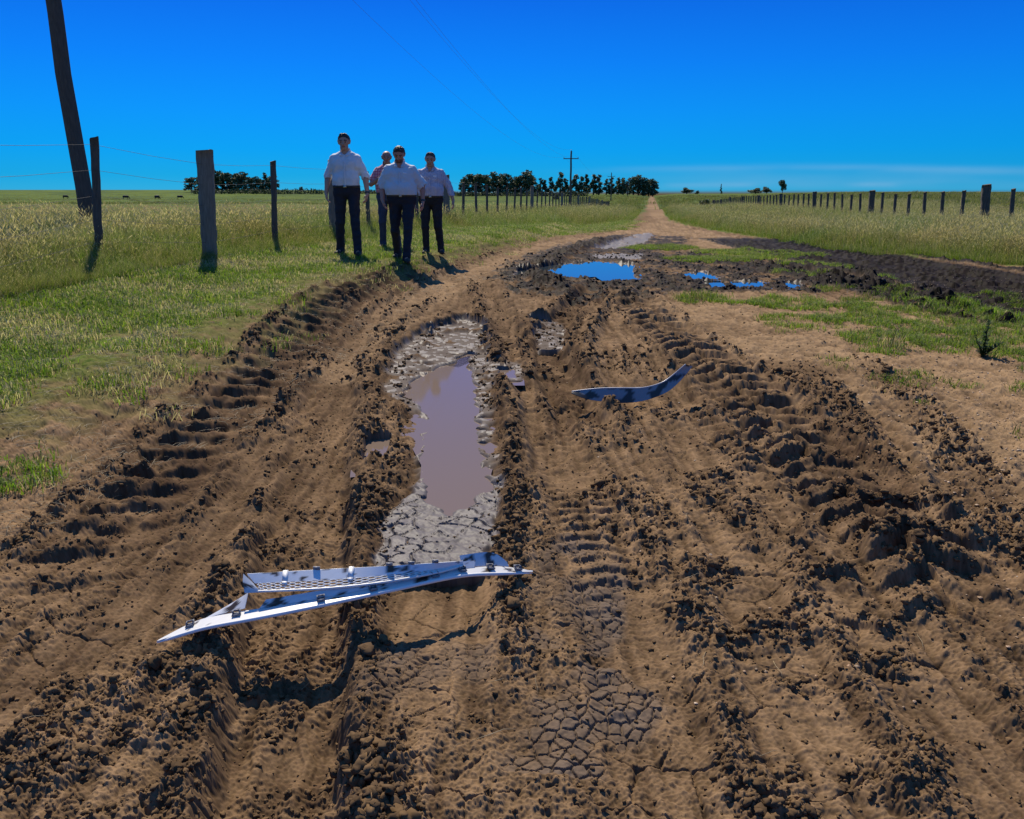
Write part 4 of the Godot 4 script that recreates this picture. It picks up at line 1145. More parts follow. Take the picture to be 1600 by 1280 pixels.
	for wd in weeds:
		var th: Node3D
		var at := Vector3(wd[0], ground_at(wd[0], wd[1]), -wd[1])
		th = root_thing("weed" if wd[3] == 0 else "grass_clump", at)
		tag(th, wd[2], "weed" if wd[3] == 0 else "grass clump")
		if wd[3] == 0:
			var st := new_st(); 
			for q in 4: add_tube(st, [Vector3.ZERO, Vector3([0.01, -0.05, 0.07, 0.03][q], [0.16, 0.1, 0.08, 0.06][q], 0.02 * q), Vector3([0.02, -0.1, 0.12, 0.05][q], [0.31, 0.17, 0.15, 0.12][q], 0.04 * q)], [0.006, 0.005, 0.002], 5)
			part("stem", done(st, true), mat(Color(0.05, 0.07, 0.03), 0.8), th)
			var lf := new_st()
			for i in 330:
				var q := [0, 0, 0, 1, 2, 3][rng.randi_range(0, 5)] as int
				var f := pow(rng.randf(), 1.2)
				var y: float = 0.01 + [0.30, 0.16, 0.14, 0.11][q] * f
				var a := rng.randf() * TAU
				var dir := Vector3(cos(a), rng.randf_range(0.1, 0.9), sin(a)).normalized()
				var l := lerpf(0.07, 0.03, f)
				var s := dir.cross(Vector3.UP).normalized() * 0.008
				var p := Vector3([0.02, -0.1, 0.12, 0.05][q] * f, y, 0.04 * q * f)
				lf.set_color(Color(0.035, 0.075, 0.03) * rng.randf_range(0.7, 1.5))
				add_tri(lf, p, p + dir * l * 0.5 + s, p + dir * l); add_tri(lf, p, p + dir * l, p + dir * l * 0.5 - s)
			part("foliage", done(lf), gm, th)
		else:
			var kind: int = wd[3]
			part("blades", tuft(150 if kind != 2 else 60, 0.13 if kind != 3 else 0.22, 0.08, [0.0, 0.17, 0.36, 0.13][kind], 0.007, 1.0 if kind != 3 else 0.6, 0.1 if kind == 2 else 0.0, greens if kind != 2 else dull, straw, 0.15 if kind != 2 else 0.6, 380 + kind), gm, th)

# ------------------------------------------------------------------ loose earth
func lump(sd: int, sub: int) -> ArrayMesh:
	var r := noise(FastNoiseLite.TYPE_SIMPLEX_SMOOTH, 1.1, 3, sd)
	var sp := SphereMesh.new()
	sp.radius = 1.0; sp.height = 2.0; sp.radial_segments = sub; sp.rings = sub / 2
	var a := sp.get_mesh_arrays()
	var v: PackedVector3Array = a[Mesh.ARRAY_VERTEX]
	var st := new_st()
	var idx: PackedInt32Array = a[Mesh.ARRAY_INDEX]
	st.set_color(Color.WHITE)
	for i in idx:
		var p := v[i]
		p *= 1.0 + 1.0 * r.get_noise_3dv(p) + 0.45 * r.get_noise_3dv(p * 2.6)
		p.y *= 0.72
		st.add_vertex(p)
	return done(st)

func build_clods() -> void:
	var ms := []; var ls := []
	for i in 6:
		ms.append(lump(400 + i, 10)); ls.append([])
	var soil := mat(Color.WHITE, 0.96, 0.0, true)
	soil.metallic_specular = 0.2
	var tries := 0; var made := 0
	while made < 34000 and tries < 400000:
		tries += 1
		var d := 1.2 + 16.0 * pow(rng.randf(), 1.7)
		var x := rng.randf_range(-0.68, 0.68) * (d + 0.37)
		var c := crumble_at(x, d)
		if rng.randf() > c * 1.1 + 0.03: continue
		if x < lin(EDGE_L, d) - 0.3: continue
		made += 1
		var s := 0.003 + 0.013 * pow(rng.randf(), 3.6) * (0.4 + c)
		if rng.randf() < 0.004 * c: s = rng.randf_range(0.014, 0.026)
		if d > 6.0: s *= 1.4
		var col := Color(0.148, 0.092, 0.045).lerp(Color(0.072, 0.046, 0.026), rng.randf() * (0.5 + 0.5 * c)) * rng.randf_range(0.75, 1.2)
		if d > 9.5 and x > -0.2 and (x > 3.5 or d > 10.2) and rng.randf() < 0.5: continue
		if d > 9.5 and x > -0.2 and (x > 3.5 or d > 10.2): col = Color(0.03, 0.025, 0.022) * rng.randf_range(0.7, 2.0)
		var b := Basis(Vector3(rng.randfn(), rng.randfn(), rng.randfn()).normalized(), rng.randf() * TAU)
		ls[rng.randi_range(0, 5)].append([Transform3D(b.scaled(Vector3(s, s * 0.85, s)), Vector3(x, ground_at(x, d) + s * 0.3, -d)), col])
	scatter("dirt_clods", "loose crumbled clods of earth strewn over the wheel tracks", ms, ls, soil)
	# pebbles in the hard tan gravel on the right
	var gs := []; var gl := []
	for i in 4:
		gs.append(lump(420 + i, 8)); gl.append([])
	var stone := mat(Color.WHITE, 0.6, 0.0, true)
	for n in 16000:
		var d := 2.0 + 11.0 * pow(rng.randf(), 1.1)
		var x := rng.randf_range(0.4, 0.68 * (d + 0.37))
		var right := sstep(1.6, 2.6, x - 0.12 * (d - 3.0))
		if rng.randf() > right * 0.95 + 0.05: continue
		var s := 0.0022 + 0.007 * pow(rng.randf(), 4.0)
		var col := Color(0.24, 0.16, 0.09).lerp(Color(0.32, 0.16, 0.06), rng.randf() * 0.7).lerp(Color(0.55, 0.5, 0.42), 0.6 * pow(rng.randf(), 6.0)) * rng.randf_range(0.5, 1.1)
		var b := Basis(Vector3.UP, rng.randf() * TAU)
		gl[rng.randi_range(0, 3)].append([Transform3D(b.scaled(Vector3(s, s * 0.7, s)), Vector3(x, ground_at(x, d) + s * 0.2, -d)), col])
	scatter("gravel", "small tan and orange pebbles in the hard ground on the right", gs, gl, stone)
	# bits of dry straw
	var st := new_st()
	st.set_color(Color(0.33, 0.26, 0.14))
	add_tube(st, [Vector3(-0.5, 0, 0), Vector3(-0.1, 0.05, 0.03), Vector3(0.25, 0.04, -0.04), Vector3(0.5, 0, 0)], [0.007, 0.009, 0.008, 0.004], 4)
	var straw := done(st, true)
	var sl := []
	var pat_s := noise(FastNoiseLite.TYPE_SIMPLEX_SMOOTH, 1.1, 3, 93)
	for n in 26000:
		var d := 1.7 + 11.0 * rng.randf()
		var x := rng.randf_range(-0.66, 0.66) * (d + 0.37)
		if n > 2400 and (x > lin(EDGE_L, d) + 0.9 or pat_s.get_noise_2d(x, d) < -0.12): continue
		var el := lin(EDGE_L, d)
		if n <= 2400 and rng.randf() > sstep(1.6, -0.3, x - el) + 0.05: continue
		var s := rng.randf_range(0.03, 0.13)
		var b := Basis(Vector3.UP, rng.randf() * TAU).rotated(Vector3(0, 0, 1), rng.randf_range(-0.15, 0.15))
		sl.append([Transform3D(b.scaled(Vector3(s, 0.09, 0.09) if s < 0.09 else Vector3(s, s, s)), Vector3(x, ground_at(x, d) + 0.006, -d)), Color.WHITE * rng.randf_range(0.6, 1.3)])
	scatter("straw", "scattered dry straw bits on the bare earth", [straw], [sl], stone)

# ------------------------------------------------------------------ people: smooth-joined tapered limbs meshed as surface nets
# a limb: [from, to, radius there, radius here, flattening along z, blend]
func limb(a: Vector3, b: Vector3, ra: float, rb: float, fz := 1.0, k := 0.02) -> Array:
	return [a, b, ra, rb, fz, k]

func net(st: SurfaceTool, limbs: Array, cell: float, cuts := [], subs := [], wob: FastNoiseLite = null, amp := 0.0, paint = null) -> void:
	var lo := Vector3.INF; var hi := -Vector3.INF
	for l in limbs:
		var r := maxf(l[2], l[3]) + 3.0 * cell
		for p in [l[0], l[1]]:
			lo = lo.min(p - Vector3(r, r, r)); hi = hi.max(p + Vector3(r, r, r))
	var n := Vector3i(((hi - lo) / cell).ceil()) + Vector3i.ONE
	var sx := 1; var sy := n.x; var sz := n.x * n.y
	var f := PackedFloat32Array(); f.resize(n.x * n.y * n.z); f.fill(1.0)
	for pass_ in 2:
		for l in (limbs if pass_ == 0 else subs):
			var a: Vector3 = l[0]; var b: Vector3 = l[1]; var ra: float = l[2]; var rb: float = l[3]; var fz: float = l[4]; var k: float = l[5]
			var r := maxf(ra, rb) + k + 2.5 * cell
			var i0 := Vector3i(((a.min(b) - Vector3(r, r, r) - lo) / cell).floor()).clamp(Vector3i.ZERO, n - Vector3i.ONE)
			var i1 := Vector3i(((a.max(b) + Vector3(r, r, r) - lo) / cell).ceil()).clamp(Vector3i.ZERO, n - Vector3i.ONE)
			var iz := 1.0 / fz
			var az := a * Vector3(1, 1, iz)
			var ab := b * Vector3(1, 1, iz) - az
			var il := 1.0 / maxf(ab.length_squared(), 1e-9)
			for z in range(i0.z, i1.z + 1):
				for y in range(i0.y, i1.y + 1):
					var at := i0.x + y * sy + z * sz
					for x in range(i0.x, i1.x + 1):
						var p := Vector3(lo.x + x * cell, lo.y + y * cell, (lo.z + z * cell) * iz) - az
						var h := clampf(p.dot(ab) * il, 0.0, 1.0)
						var d := (p - ab * h).length() - lerpf(ra, rb, h)
						var o := f[at]
						if pass_ == 1:
							f[at] = maxf(o, -d)
						else:
							var q := clampf(0.5 + 0.5 * (o - d) / k, 0.0, 1.0)
							f[at] = lerpf(o, d, q) - k * q * (1.0 - q)
						at += 1
	for z in n.z:
		for y in n.y:
			var at := y * sy + z * sz
			for x in n.x:
				if f[at] < 0.05:
					var p := lo + Vector3(x, y, z) * cell
					if wob and absf(f[at]) < 0.03: f[at] += amp * wob.get_noise_3dv(p)
					for c in cuts: f[at] = maxf(f[at], p.dot(c[0]) - c[1])
				at += 1
	var vi := {}
	var vp := PackedVector3Array()
	var off := [0, sx, sy, sx + sy, sz, sx + sz, sy + sz, sx + sy + sz]
	for z in n.z - 1:
		for y in n.y - 1:
			var at := y * sy + z * sz
			for x in n.x - 1:
				if absf(f[at]) < cell * 2.5:
					var m := 0
					for c in 8:
						if f[at + off[c]] < 0.0: m |= 1 << c
					if m != 0 and m != 255:
						var s := Vector3.ZERO; var cnt := 0
						for e in [[0, 1], [2, 3], [4, 5], [6, 7], [0, 2], [1, 3], [4, 6], [5, 7], [0, 4], [1, 5], [2, 6], [3, 7]]:
							if ((m >> e[0]) & 1) != ((m >> e[1]) & 1):
								var v0 := f[at + off[e[0]]]; var v1 := f[at + off[e[1]]]
								var t := v0 / (v0 - v1)
								var c0 := Vector3(e[0] & 1, (e[0] >> 1) & 1, (e[0] >> 2) & 1)
								var c1 := Vector3(e[1] & 1, (e[1] >> 1) & 1, (e[1] >> 2) & 1)
								s += c0.lerp(c1, t); cnt += 1
						vi[at] = vp.size()
						vp.append(lo + (Vector3(x, y, z) + s / cnt) * cell)
				at += 1
	var tris := PackedInt32Array()
	for at in vi:
		var inside := f[at] < 0.0
		for ax in [[sx, sy, sz], [sy, sz, sx], [sz, sx, sy]]:
			if (f[at + ax[0]] < 0.0) == inside: continue
			var i0: int = at; var i1: int = at - ax[1]; var i2: int = at - ax[1] - ax[2]; var i3: int = at - ax[2]
			if not (vi.has(i1) and vi.has(i2) and vi.has(i3)): continue
			if inside: tris.append_array([vi[i0], vi[i2], vi[i1], vi[i0], vi[i3], vi[i2]])
			else: tris.append_array([vi[i0], vi[i1], vi[i2], vi[i0], vi[i2], vi[i3]])
	var nv := PackedVector3Array(); nv.resize(vp.size())
	for i in range(0, tris.size(), 3):
		var c := (vp[tris[i + 2]] - vp[tris[i]]).cross(vp[tris[i + 1]] - vp[tris[i]])
		nv[tris[i]] += c; nv[tris[i + 1]] += c; nv[tris[i + 2]] += c
	for i in tris:
		st.set_color(paint.call(vp[i]) if paint != null else Color.WHITE)
		st.set_normal(nv[i].normalized())
		st.add_vertex(vp[i])

func netted(limbs: Array, cell: float, cuts := [], subs := [], wob: FastNoiseLite = null, amp := 0.0, paint = null) -> ArrayMesh:
	var st := new_st()
	net(st, limbs, cell, cuts, subs, wob, amp, paint)
	st.index()
	return st.commit()

func moved(limbs: Array, t: Transform3D) -> Array:
	var out := []
	for l in limbs: out.append([t * l[0], t * l[1], l[2], l[3], l[4], l[5]])
	return out

# p: place, size and pose; x to the viewer's right, z towards the viewer
func person(p: Dictionary) -> void:
	var at: Vector3 = p.at
	var th := root_thing("person", at)
	th.rotation.y = p.get("turn", 0.0)
	tag(th, p.label, "person", "men walking on the grassy verge")
	var s: float = p.size / 1.8
	th.scale = Vector3(s, s, s)
	var g: float = p.get("girth", 1.0)          # heavier or slimmer trunk
	var skin: Color = p.skin
	var lean: Vector3 = p.get("lean", Vector3.ZERO)   # how far the chest leans
	var hip := [Vector3(-0.095, 0.93, 0), Vector3(0.095, 0.93, 0)]
	var knee: Array = p.knee; var ankle: Array = p.ankle
	var sho := [Vector3(-0.168 * lerpf(1, g, 0.5), 1.425, -0.01) + lean, Vector3(0.168 * lerpf(1, g, 0.5), 1.425, -0.01) + lean]
	var elb: Array = p.elbow; var wri: Array = p.wrist; var hnd: Array = p.hand
	var nb := Vector3(0, 1.5, -0.015) + lean
	var tilt := Transform3D(Basis(Vector3(0, 0, 1), p.get("roll", 0.0)) * Basis(Vector3.UP, p.get("yaw", 0.0)) * Basis(Vector3(1, 0, 0), p.get("nod", 0.0)), nb + Vector3(0, 0.055, 0.008))
	# ---- the body, one skin
	var body := []
	body.append(limb(Vector3(-0.06, 0.97, 0), Vector3(0.06, 0.97, 0), 0.095, 0.095, 0.8, 0.03))
	body.append(limb(Vector3(-0.05, 1.12, 0.01) + lean * 0.4, Vector3(0.05, 1.12, 0.01) + lean * 0.4, 0.115, 0.115, 0.8, 0.06))
	body.append(limb(Vector3(-0.08, 1.34, 0) + lean * 0.85, Vector3(0.08, 1.34, 0) + lean * 0.85, 0.12, 0.12, 0.8, 0.06))
	body.append(limb(sho[0], sho[1], 0.05, 0.05, 1.0, 0.05))
	for i in 2:
		body.append(limb(hip[i], knee[i], 0.064, 0.046, 1.0, 0.02)); body.append(limb(knee[i], ankle[i], 0.046, 0.036, 1.0, 0.02))
		body.append(limb(ankle[i], ankle[i] + Vector3(0.02 * (2 * i - 1), -0.05, 0.12), 0.035, 0.03, 1.0, 0.02))
		body.append(limb(sho[i], elb[i], 0.047, 0.04, 1.0, 0.02))
		var mid: Vector3 = elb[i].lerp(wri[i], 0.3)
		body.append(limb(elb[i], mid, 0.041, 0.043, 1.0, 0.015)); body.append(limb(mid, wri[i], 0.043, 0.028, 1.0, 0.015))
	body.append(limb(nb + Vector3(0, -0.05, 0), tilt * Vector3(0, 0.05, 0.0), 0.062 * lerpf(1, g, 0.6), 0.056 * lerpf(1, g, 0.6), 1.0, 0.03))
	var bs := new_st()
	var tone := func(_q: Vector3) -> Color: return skin
	net(bs, body, 0.014, [], [], null, 0.0, tone)
	# head in its own axes: origin at the top of the neck, z out of the face
	var fat := lerpf(1.0, g, 0.45)
	var head := [limb(Vector3(0, 0.135, -0.012), Vector3(0, 0.135, -0.03), 0.082, 0.082, 1.12, 0.03), limb(Vector3(0, 0.115, 0.02), Vector3(0, 0.06, 0.035), 0.068 * fat, 0.052 * fat, 1.0, 0.03),
		limb(Vector3(-0.022, 0.025, 0.05), Vector3(0.022, 0.025, 0.05), 0.033 * fat, 0.033 * fat, 1.0, 0.03), limb(Vector3(-0.035, 0.135, 0.062), Vector3(0.035, 0.135, 0.062), 0.016, 0.016, 1.0, 0.015),
		limb(Vector3(0, 0.125, 0.083), Vector3(0, 0.088, 0.103), 0.010, 0.0155, 1.0, 0.012), limb(Vector3(-0.012, 0.086, 0.09), Vector3(0.012, 0.086, 0.09), 0.011, 0.011, 1.0, 0.008),
		limb(Vector3(-0.045, 0.095, 0.05), Vector3(-0.04, 0.09, 0.055), 0.025, 0.022, 1.0, 0.02), limb(Vector3(0.045, 0.095, 0.05), Vector3(0.04, 0.09, 0.055), 0.025, 0.022, 1.0, 0.02),
		limb(Vector3(-0.016, 0.058, 0.082), Vector3(0.016, 0.058, 0.082), 0.009, 0.009, 1.0, 0.008), limb(Vector3(-0.014, 0.046, 0.08), Vector3(0.014, 0.046, 0.08), 0.009, 0.009, 1.0, 0.008),
		limb(Vector3(-0.084, 0.125, -0.012), Vector3(-0.08, 0.085, -0.002), 0.017, 0.011, 1.0, 0.006), limb(Vector3(0.084, 0.125, -0.012), Vector3(0.08, 0.085, -0.002), 0.017, 0.011, 1.0, 0.006)]
	var dents := [limb(Vector3(-0.033, 0.117, 0.098), Vector3(-0.031, 0.117, 0.098), 0.016, 0.016), limb(Vector3(0.033, 0.117, 0.098), Vector3(0.031, 0.117, 0.098), 0.016, 0.016)]
	var inv := tilt.affine_inverse()
	var hairc: Color = p.hair
	var bearded: float = p.get("beard", 0.0)
	var face := func(q: Vector3) -> Color:
		var v := inv * q
		var c := skin
		if v.z > 0.03:
			if absf(v.y - 0.052) < 0.004 and absf(v.x) < 0.026: c = skin * Color(0.35, 0.22, 0.22)
			elif absf(v.y - 0.052) < 0.013 and absf(v.x) < 0.024: c = skin * Color(0.95, 0.6, 0.6)
			if absf(v.y - 0.142) < 0.007 and absf(absf(v.x) - 0.034) < 0.02: c = hairc * 1.2
		if bearded > 0.0 and v.y < 0.082 and v.z > -0.005 and v.y - v.z * 0.35 < 0.045 and not (absf(v.y - 0.052) < 0.012 and absf(v.x) < 0.022): c = c.lerp(hairc, bearded)
		return c
	net(bs, moved(head, tilt), 0.0055, [], moved(dents, tilt), null, 0.0, face)
	# hands: palm, four fingers of two joints and a thumb leaving the side of the palm
	for i in 2:
		var dir: Vector3 = (hnd[i] - wri[i]).normalized()
		var sgn := 2.0 * i - 1.0
		var fwd: Vector3 = p.get("palm", [Vector3(0, 0, 1), Vector3(0, 0, 1)])[i]
		fwd = (fwd - dir * fwd.dot(dir)).normalized()         # where the thumb side looks
		var inw := dir.cross(fwd) * sgn * -1.0                # where the palm looks
		if inw.x * sgn > 0.3: inw = -inw
		var w: Vector3 = wri[i]
		var hl := []
		for q in 4:
			var o := fwd * (0.03 - 0.02 * q)
			hl.append(limb(w + dir * 0.005 + o * 0.55, w + dir * 0.085 + o, 0.0145, 0.0125, 1.0, 0.012))
			var ln: float = [0.068, 0.078, 0.072, 0.056][q]
			var k1 := w + dir * (0.085 + ln * 0.5) + o * 1.05 + inw * 0.012
			var k2 := w + dir * (0.085 + ln * 0.9) + o * 1.08 + inw * 0.036
			hl.append(limb(w + dir * 0.085 + o, k1, 0.0105, 0.0095, 1.0, 0.004)); hl.append(limb(k1, k2, 0.0095, 0.008, 1.0, 0.004))
		var t0 := w + dir * 0.022 + fwd * 0.022
		var t1 := w + dir * 0.062 + fwd * 0.052 + inw * 0.016
		hl.append(limb(t0, t1, 0.015, 0.0115, 1.0, 0.008)); hl.append(limb(t1, t1 + dir * 0.034 + fwd * 0.006 + inw * 0.012, 0.0115, 0.0085, 1.0, 0.005))
		hl.append(limb(w - dir * 0.03, w + dir * 0.02, 0.028, 0.024, 1.0, 0.015))
		net(bs, hl, 0.005, [], [], null, 0.0, tone)
	bs.index()
	var sk := mat(Color.WHITE, 0.55, 0.0, true)
	sk.subsurf_scatter_enabled = true
	sk.subsurf_scatter_strength = 0.08
	var bm := part("body", bs.commit(), sk, th)
	# ---- hair
	if p.get("bald", false):
		var fr := [limb(Vector3(0, 0.12, -0.02), Vector3(0, 0.12, -0.035), 0.088, 0.086, 1.12, 0.02)]
		part("hair", netted(moved(fr, tilt), 0.006, [[tilt.basis * Vector3(0, 1, 0.55), (tilt.basis * Vector3(0, 1, 0.55)).dot(tilt * Vector3(0, 0.125, -0.02))], [tilt.basis * Vector3(0, -1, 0.3), (tilt.basis * Vector3(0, -1, 0.3)).dot(tilt * Vector3(0, 0.05, 0))]]), mat(hairc, 0.8), th)
	else:
		var hr := [limb(Vector3(0, 0.142, -0.014), Vector3(0, 0.138, -0.032), 0.0868, 0.0865, 1.12, 0.02), limb(Vector3(-0.03, 0.21, 0.025), Vector3(0.035, 0.212, 0.02), 0.022, 0.018, 1.0, 0.03)]
		var n1 := tilt.basis * Vector3(0, -0.55, 0.83)
		part("hair", netted(moved(hr, tilt), 0.006, [[n1, n1.dot(tilt * Vector3(0, p.get("hairline", 0.19), 0.07))], [tilt.basis * Vector3(0, -1, 0), (tilt.basis * Vector3(0, -1, 0)).dot(tilt * Vector3(0, 0.055, 0))]], [], noise(FastNoiseLite.TYPE_SIMPLEX, 45.0, 2, 5), 0.012), mat(hairc, 0.55), th)
	for q in [-1, 1]:
		var eye := SphereMesh.new(); eye.radius = 0.0105; eye.height = 0.021; eye.radial_segments = 12; eye.rings = 6
		var e := part("eye", eye, mat(Color(0.05, 0.04, 0.035), 0.25), th)
		e.position = tilt * Vector3(0.0325 * q, 0.117, 0.078)
	if p.get("bald", false) == false and p.get("glasses", false):
		var gs := new_st()
		for q in [-1, 1]:
			add_tube(gs, [tilt * Vector3(0.012 * q, 0.214, 0.062), tilt * Vector3(0.038 * q, 0.216, 0.066), tilt * Vector3(0.064 * q, 0.21, 0.045)], [0.009, 0.014, 0.006], 6)
			add_tube(gs, [tilt * Vector3(0.064 * q, 0.21, 0.045), tilt * Vector3(0.088 * q, 0.17, -0.03)], [0.003, 0.003], 4)
		part("sunglasses", done(gs, true), mat(Color(0.02, 0.02, 0.022), 0.12), th)
	# ---- trousers
	var fold := noise(FastNoiseLite.TYPE_SIMPLEX_SMOOTH, 8.0, 3, p.seed)
	var tg := lerpf(1.0, g, 0.8)
	var tr := [limb(Vector3(-0.075 * tg, 0.97, 0), Vector3(0.075 * tg, 0.97, 0), 0.125 * tg, 0.125 * tg, 0.88, 0.05), limb(Vector3(-0.07 * tg, 1.07, 0.01), Vector3(0.07 * tg, 1.07, 0.01), 0.112 * tg, 0.112 * tg, 0.92, 0.05)]
	for i in 2:
		var cuff: Vector3 = ankle[i] + (knee[i] - ankle[i]).normalized() * 0.01
		tr.append(limb(hip[i] + Vector3(0.005 * (2 * i - 1), 0.0, 0), hip[i].lerp(knee[i], 0.55), 0.094 * lerpf(1, g, 0.6), 0.08 * lerpf(1, g, 0.5), 1.0, 0.02))
		tr.append(limb(hip[i].lerp(knee[i], 0.55), knee[i], 0.08 * lerpf(1, g, 0.5), 0.069, 1.0, 0.02))
		tr.append(limb(knee[i], cuff, 0.069, 0.06, 1.0, 0.02))
		tr.append(limb(cuff + Vector3(0, 0.0, 0.01), cuff + Vector3(0, -0.045, 0.015), 0.061, 0.066, 1.0, 0.02))
	var wy: float = p.get("waist", 1.03)
	var tcuts := [[Vector3.UP, wy + 0.018], [Vector3.DOWN, -0.035]]
	var hems := []
	part("trousers", netted(tr, 0.011, tcuts, hems, fold, 0.014), mat(p.trousers, 0.85), th)
	# ---- belt
	var bl := [limb(Vector3(-0.073 * tg, wy, 0.006), Vector3(0.073 * tg, wy, 0.006), 0.131 * tg, 0.131 * tg, 0.9, 0.02)]
	var belt := part("belt", netted(bl, 0.011, [[Vector3.UP, wy + 0.02], [Vector3.DOWN, -wy + 0.018]]), mat(Color(0.02, 0.016, 0.013), 0.4), th)
	var bk := new_st()
	add_box(bk, Vector3(0, wy, 0.006 + 0.131 * tg * 0.9 + 0.004), Vector3(0.045, 0.034, 0.008))
	part("buckle", done(bk), mat(Color(0.5, 0.48, 0.42), 0.3, 0.9), belt)
	# ---- shoes
	for i in 2:
		var a: Vector3 = ankle[i]
		var out := Vector3(0.035 * (2 * i - 1), 0, 0)
		var toe: Vector3 = p.get("toe", [Vector3.ZERO, Vector3.ZERO])[i]
		var base := a.y - 0.085
		var sh := [limb(Vector3(a.x, base + 0.045, a.z - 0.04), Vector3(a.x, base + 0.045, a.z + 0.03) + out * 0.3, 0.044, 0.048, 1.0, 0.02), limb(Vector3(a.x, base + 0.04, a.z + 0.03) + out * 0.3, Vector3(a.x, base + 0.034, a.z + 0.165) + out + toe, 0.046, 0.036, 1.0, 0.02), limb(Vector3(a.x, base + 0.06, a.z - 0.015), Vector3(a.x, base + 0.10, a.z - 0.01), 0.048, 0.046, 1.0, 0.02)]
		var so := part("shoe", netted(sh, 0.008, [[Vector3.DOWN, -base - 0.012]]), mat(p.shoes, 0.75), th)
		part("sole", netted(sh, 0.008, [[Vector3.DOWN, -base], [Vector3.UP, base + 0.016]]), mat(Color(0.03, 0.026, 0.022), 0.8), so)
	# ---- shirt
	var bg := lerpf(1.0, g, 1.25)
	var shirt := [limb(Vector3(-0.075 * tg, wy, 0.004), Vector3(0.075 * tg, wy, 0.004), 0.122 * tg, 0.122 * tg, 0.9, 0.05),
		limb(Vector3(-0.07 * bg, 1.14, 0.015 * bg) + lean * 0.4, Vector3(0.07 * bg, 1.14, 0.015 * bg) + lean * 0.4, 0.128 * bg, 0.128 * bg, 0.9, 0.06),
		limb(Vector3(-0.095 * g, 1.34, 0) + lean * 0.85, Vector3(0.095 * g, 1.34, 0) + lean * 0.85, 0.135, 0.135, 0.82, 0.06),
		limb(nb + Vector3(-0.035, 0.0, -0.01), sho[0] + Vector3(0.03, 0.0, 0), 0.062, 0.06, 1.0, 0.05), limb(nb + Vector3(0.035, 0.0, -0.01), sho[1] + Vector3(-0.03, 0.0, 0), 0.062, 0.06, 1.0, 0.05),
		limb(nb + Vector3(0, 0.01, -0.008), nb + Vector3(0, 0.045, 0.0), 0.071 * lerpf(1, g, 0.6), 0.075 * lerpf(1, g, 0.6), 1.0, 0.012)]
	for i in 2:
		var so: float = p.sleeve    # 1 reaches the elbow, 2 the wrist
		var e: Vector3 = sho[i].lerp(elb[i], minf(so, 1.0))
		shirt.append(limb(sho[i], e, 0.064 * lerpf(1, g, 0.5), p.get("cuff", 0.064), 1.0, 0.03))
		if so > 1.0:
			shirt.append(limb(e, e.lerp(wri[i], so - 1.0), p.get("cuff", 0.064) * 0.96, p.get("cuff", 0.064) * (0.92 if so < 1.6 else 0.72), 1.0, 0.02))
	# the open collar, cut to a point down the breast; two flaps stand beside it
	var open := [limb(nb + Vector3(0, 0.08, 0.03), nb + Vector3(0, 0.02, 0.05), 0.05, 0.045), limb(nb + Vector3(0, 0.02, 0.075), nb + Vector3(0, -0.11, 0.135), 0.042, 0.006), limb(nb + Vector3(0, 0.0, 0.0), nb + Vector3(0, 0.2, 0.03), 0.064 * lerpf(1, g, 0.6), 0.075)]
	for i in 2:
		var so2: float = p.sleeve
		if so2 <= 1.6:   # an open cuff
			var end: Vector3 = sho[i].lerp(elb[i], so2) if so2 <= 1.0 else elb[i].lerp(wri[i], so2 - 1.0)
			var dr: Vector3 = ((elb[i] - sho[i]) if so2 <= 1.0 else (wri[i] - elb[i])).normalized()
			open.append(limb(end + dr * 0.035, end + dr * 0.12, p.get("cuff", 0.064) * 0.93, p.get("cuff", 0.064) * 1.5))
	var sc = p.shirt
	var shm := mat(Color.WHITE, 0.8, 0.0, true)
	shm.rim_enabled = true
	shm.rim = 0.15
	shm.backlight_enabled = true
	shm.backlight = Color(0.1, 0.1, 0.1)
	var sh_o := part("shirt", netted(shirt, 0.0095, [[Vector3.DOWN, -wy - 0.012]], open, fold, p.get("folds", 0.016), sc), shm, th)
	for q in [-1, 1]:
		var cf := [limb(nb + Vector3(0.062 * q, 0.035, 0.012), nb + Vector3(0.038 * q, -0.03, 0.088), 0.011, 0.014, 1.0, 0.01), limb(nb + Vector3(0.07 * q, 0.02, 0.0), nb + Vector3(0.065 * q, -0.03, 0.08), 0.01, 0.01, 1.0, 0.012)]
		part("collar", netted(cf, 0.006, [], [], null, 0.0, sc), shm, sh_o)
	# button strip and breast pocket lie on the front of the shirt
	var zf := 0.9 * 0.128 * bg + 0.015 * bg
	var strip := []
	for k in 7:
		var f := k / 6.0
		var zz := lerpf(0.122 * tg * 0.9 + 0.004, zf, sstep(0.0, 0.35, f)) if f < 0.4 else lerpf(zf, 0.135 * 0.82, sstep(0.35, 0.9, f))
		strip.append(Vector3(0, lerpf(wy + 0.01, 1.38, f), zz + 0.0015) + lean * lerpf(0.0, 0.9, f))
	var pl := []
	for k in 6: pl.append(limb(strip[k], strip[k + 1], 0.012, 0.012, 0.55, 0.004))
	part("button_strip", netted(pl, 0.006, [], [], null, 0.0, sc), shm, sh_o)
	var pk := []
	pk.append(limb(Vector3(0.065, 1.375, 0.106) + lean * 0.95, Vector3(0.125, 1.37, 0.098) + lean * 0.95, 0.010, 0.010, 0.7, 0.004))
	part("pocket_flap", netted(pk, 0.006), mat(Color(0.82, 0.84, 0.86), 0.8), sh_o)
	if p.has("watch"):
		var i: int = p.watch
		var dr2: Vector3 = (wri[i] - elb[i]).normalized()
		var wt := [limb(wri[i] - dr2 * 0.028, wri[i] - dr2 * 0.012, 0.036, 0.0345, 1.0, 0.01)]
		part("watch", netted(wt, 0.006, [[dr2, dr2.dot(wri[i] - dr2 * 0.006)], [-dr2, -dr2.dot(wri[i] - dr2 * 0.034)]]), mat(Color(0.025, 0.025, 0.03), 0.3), th)

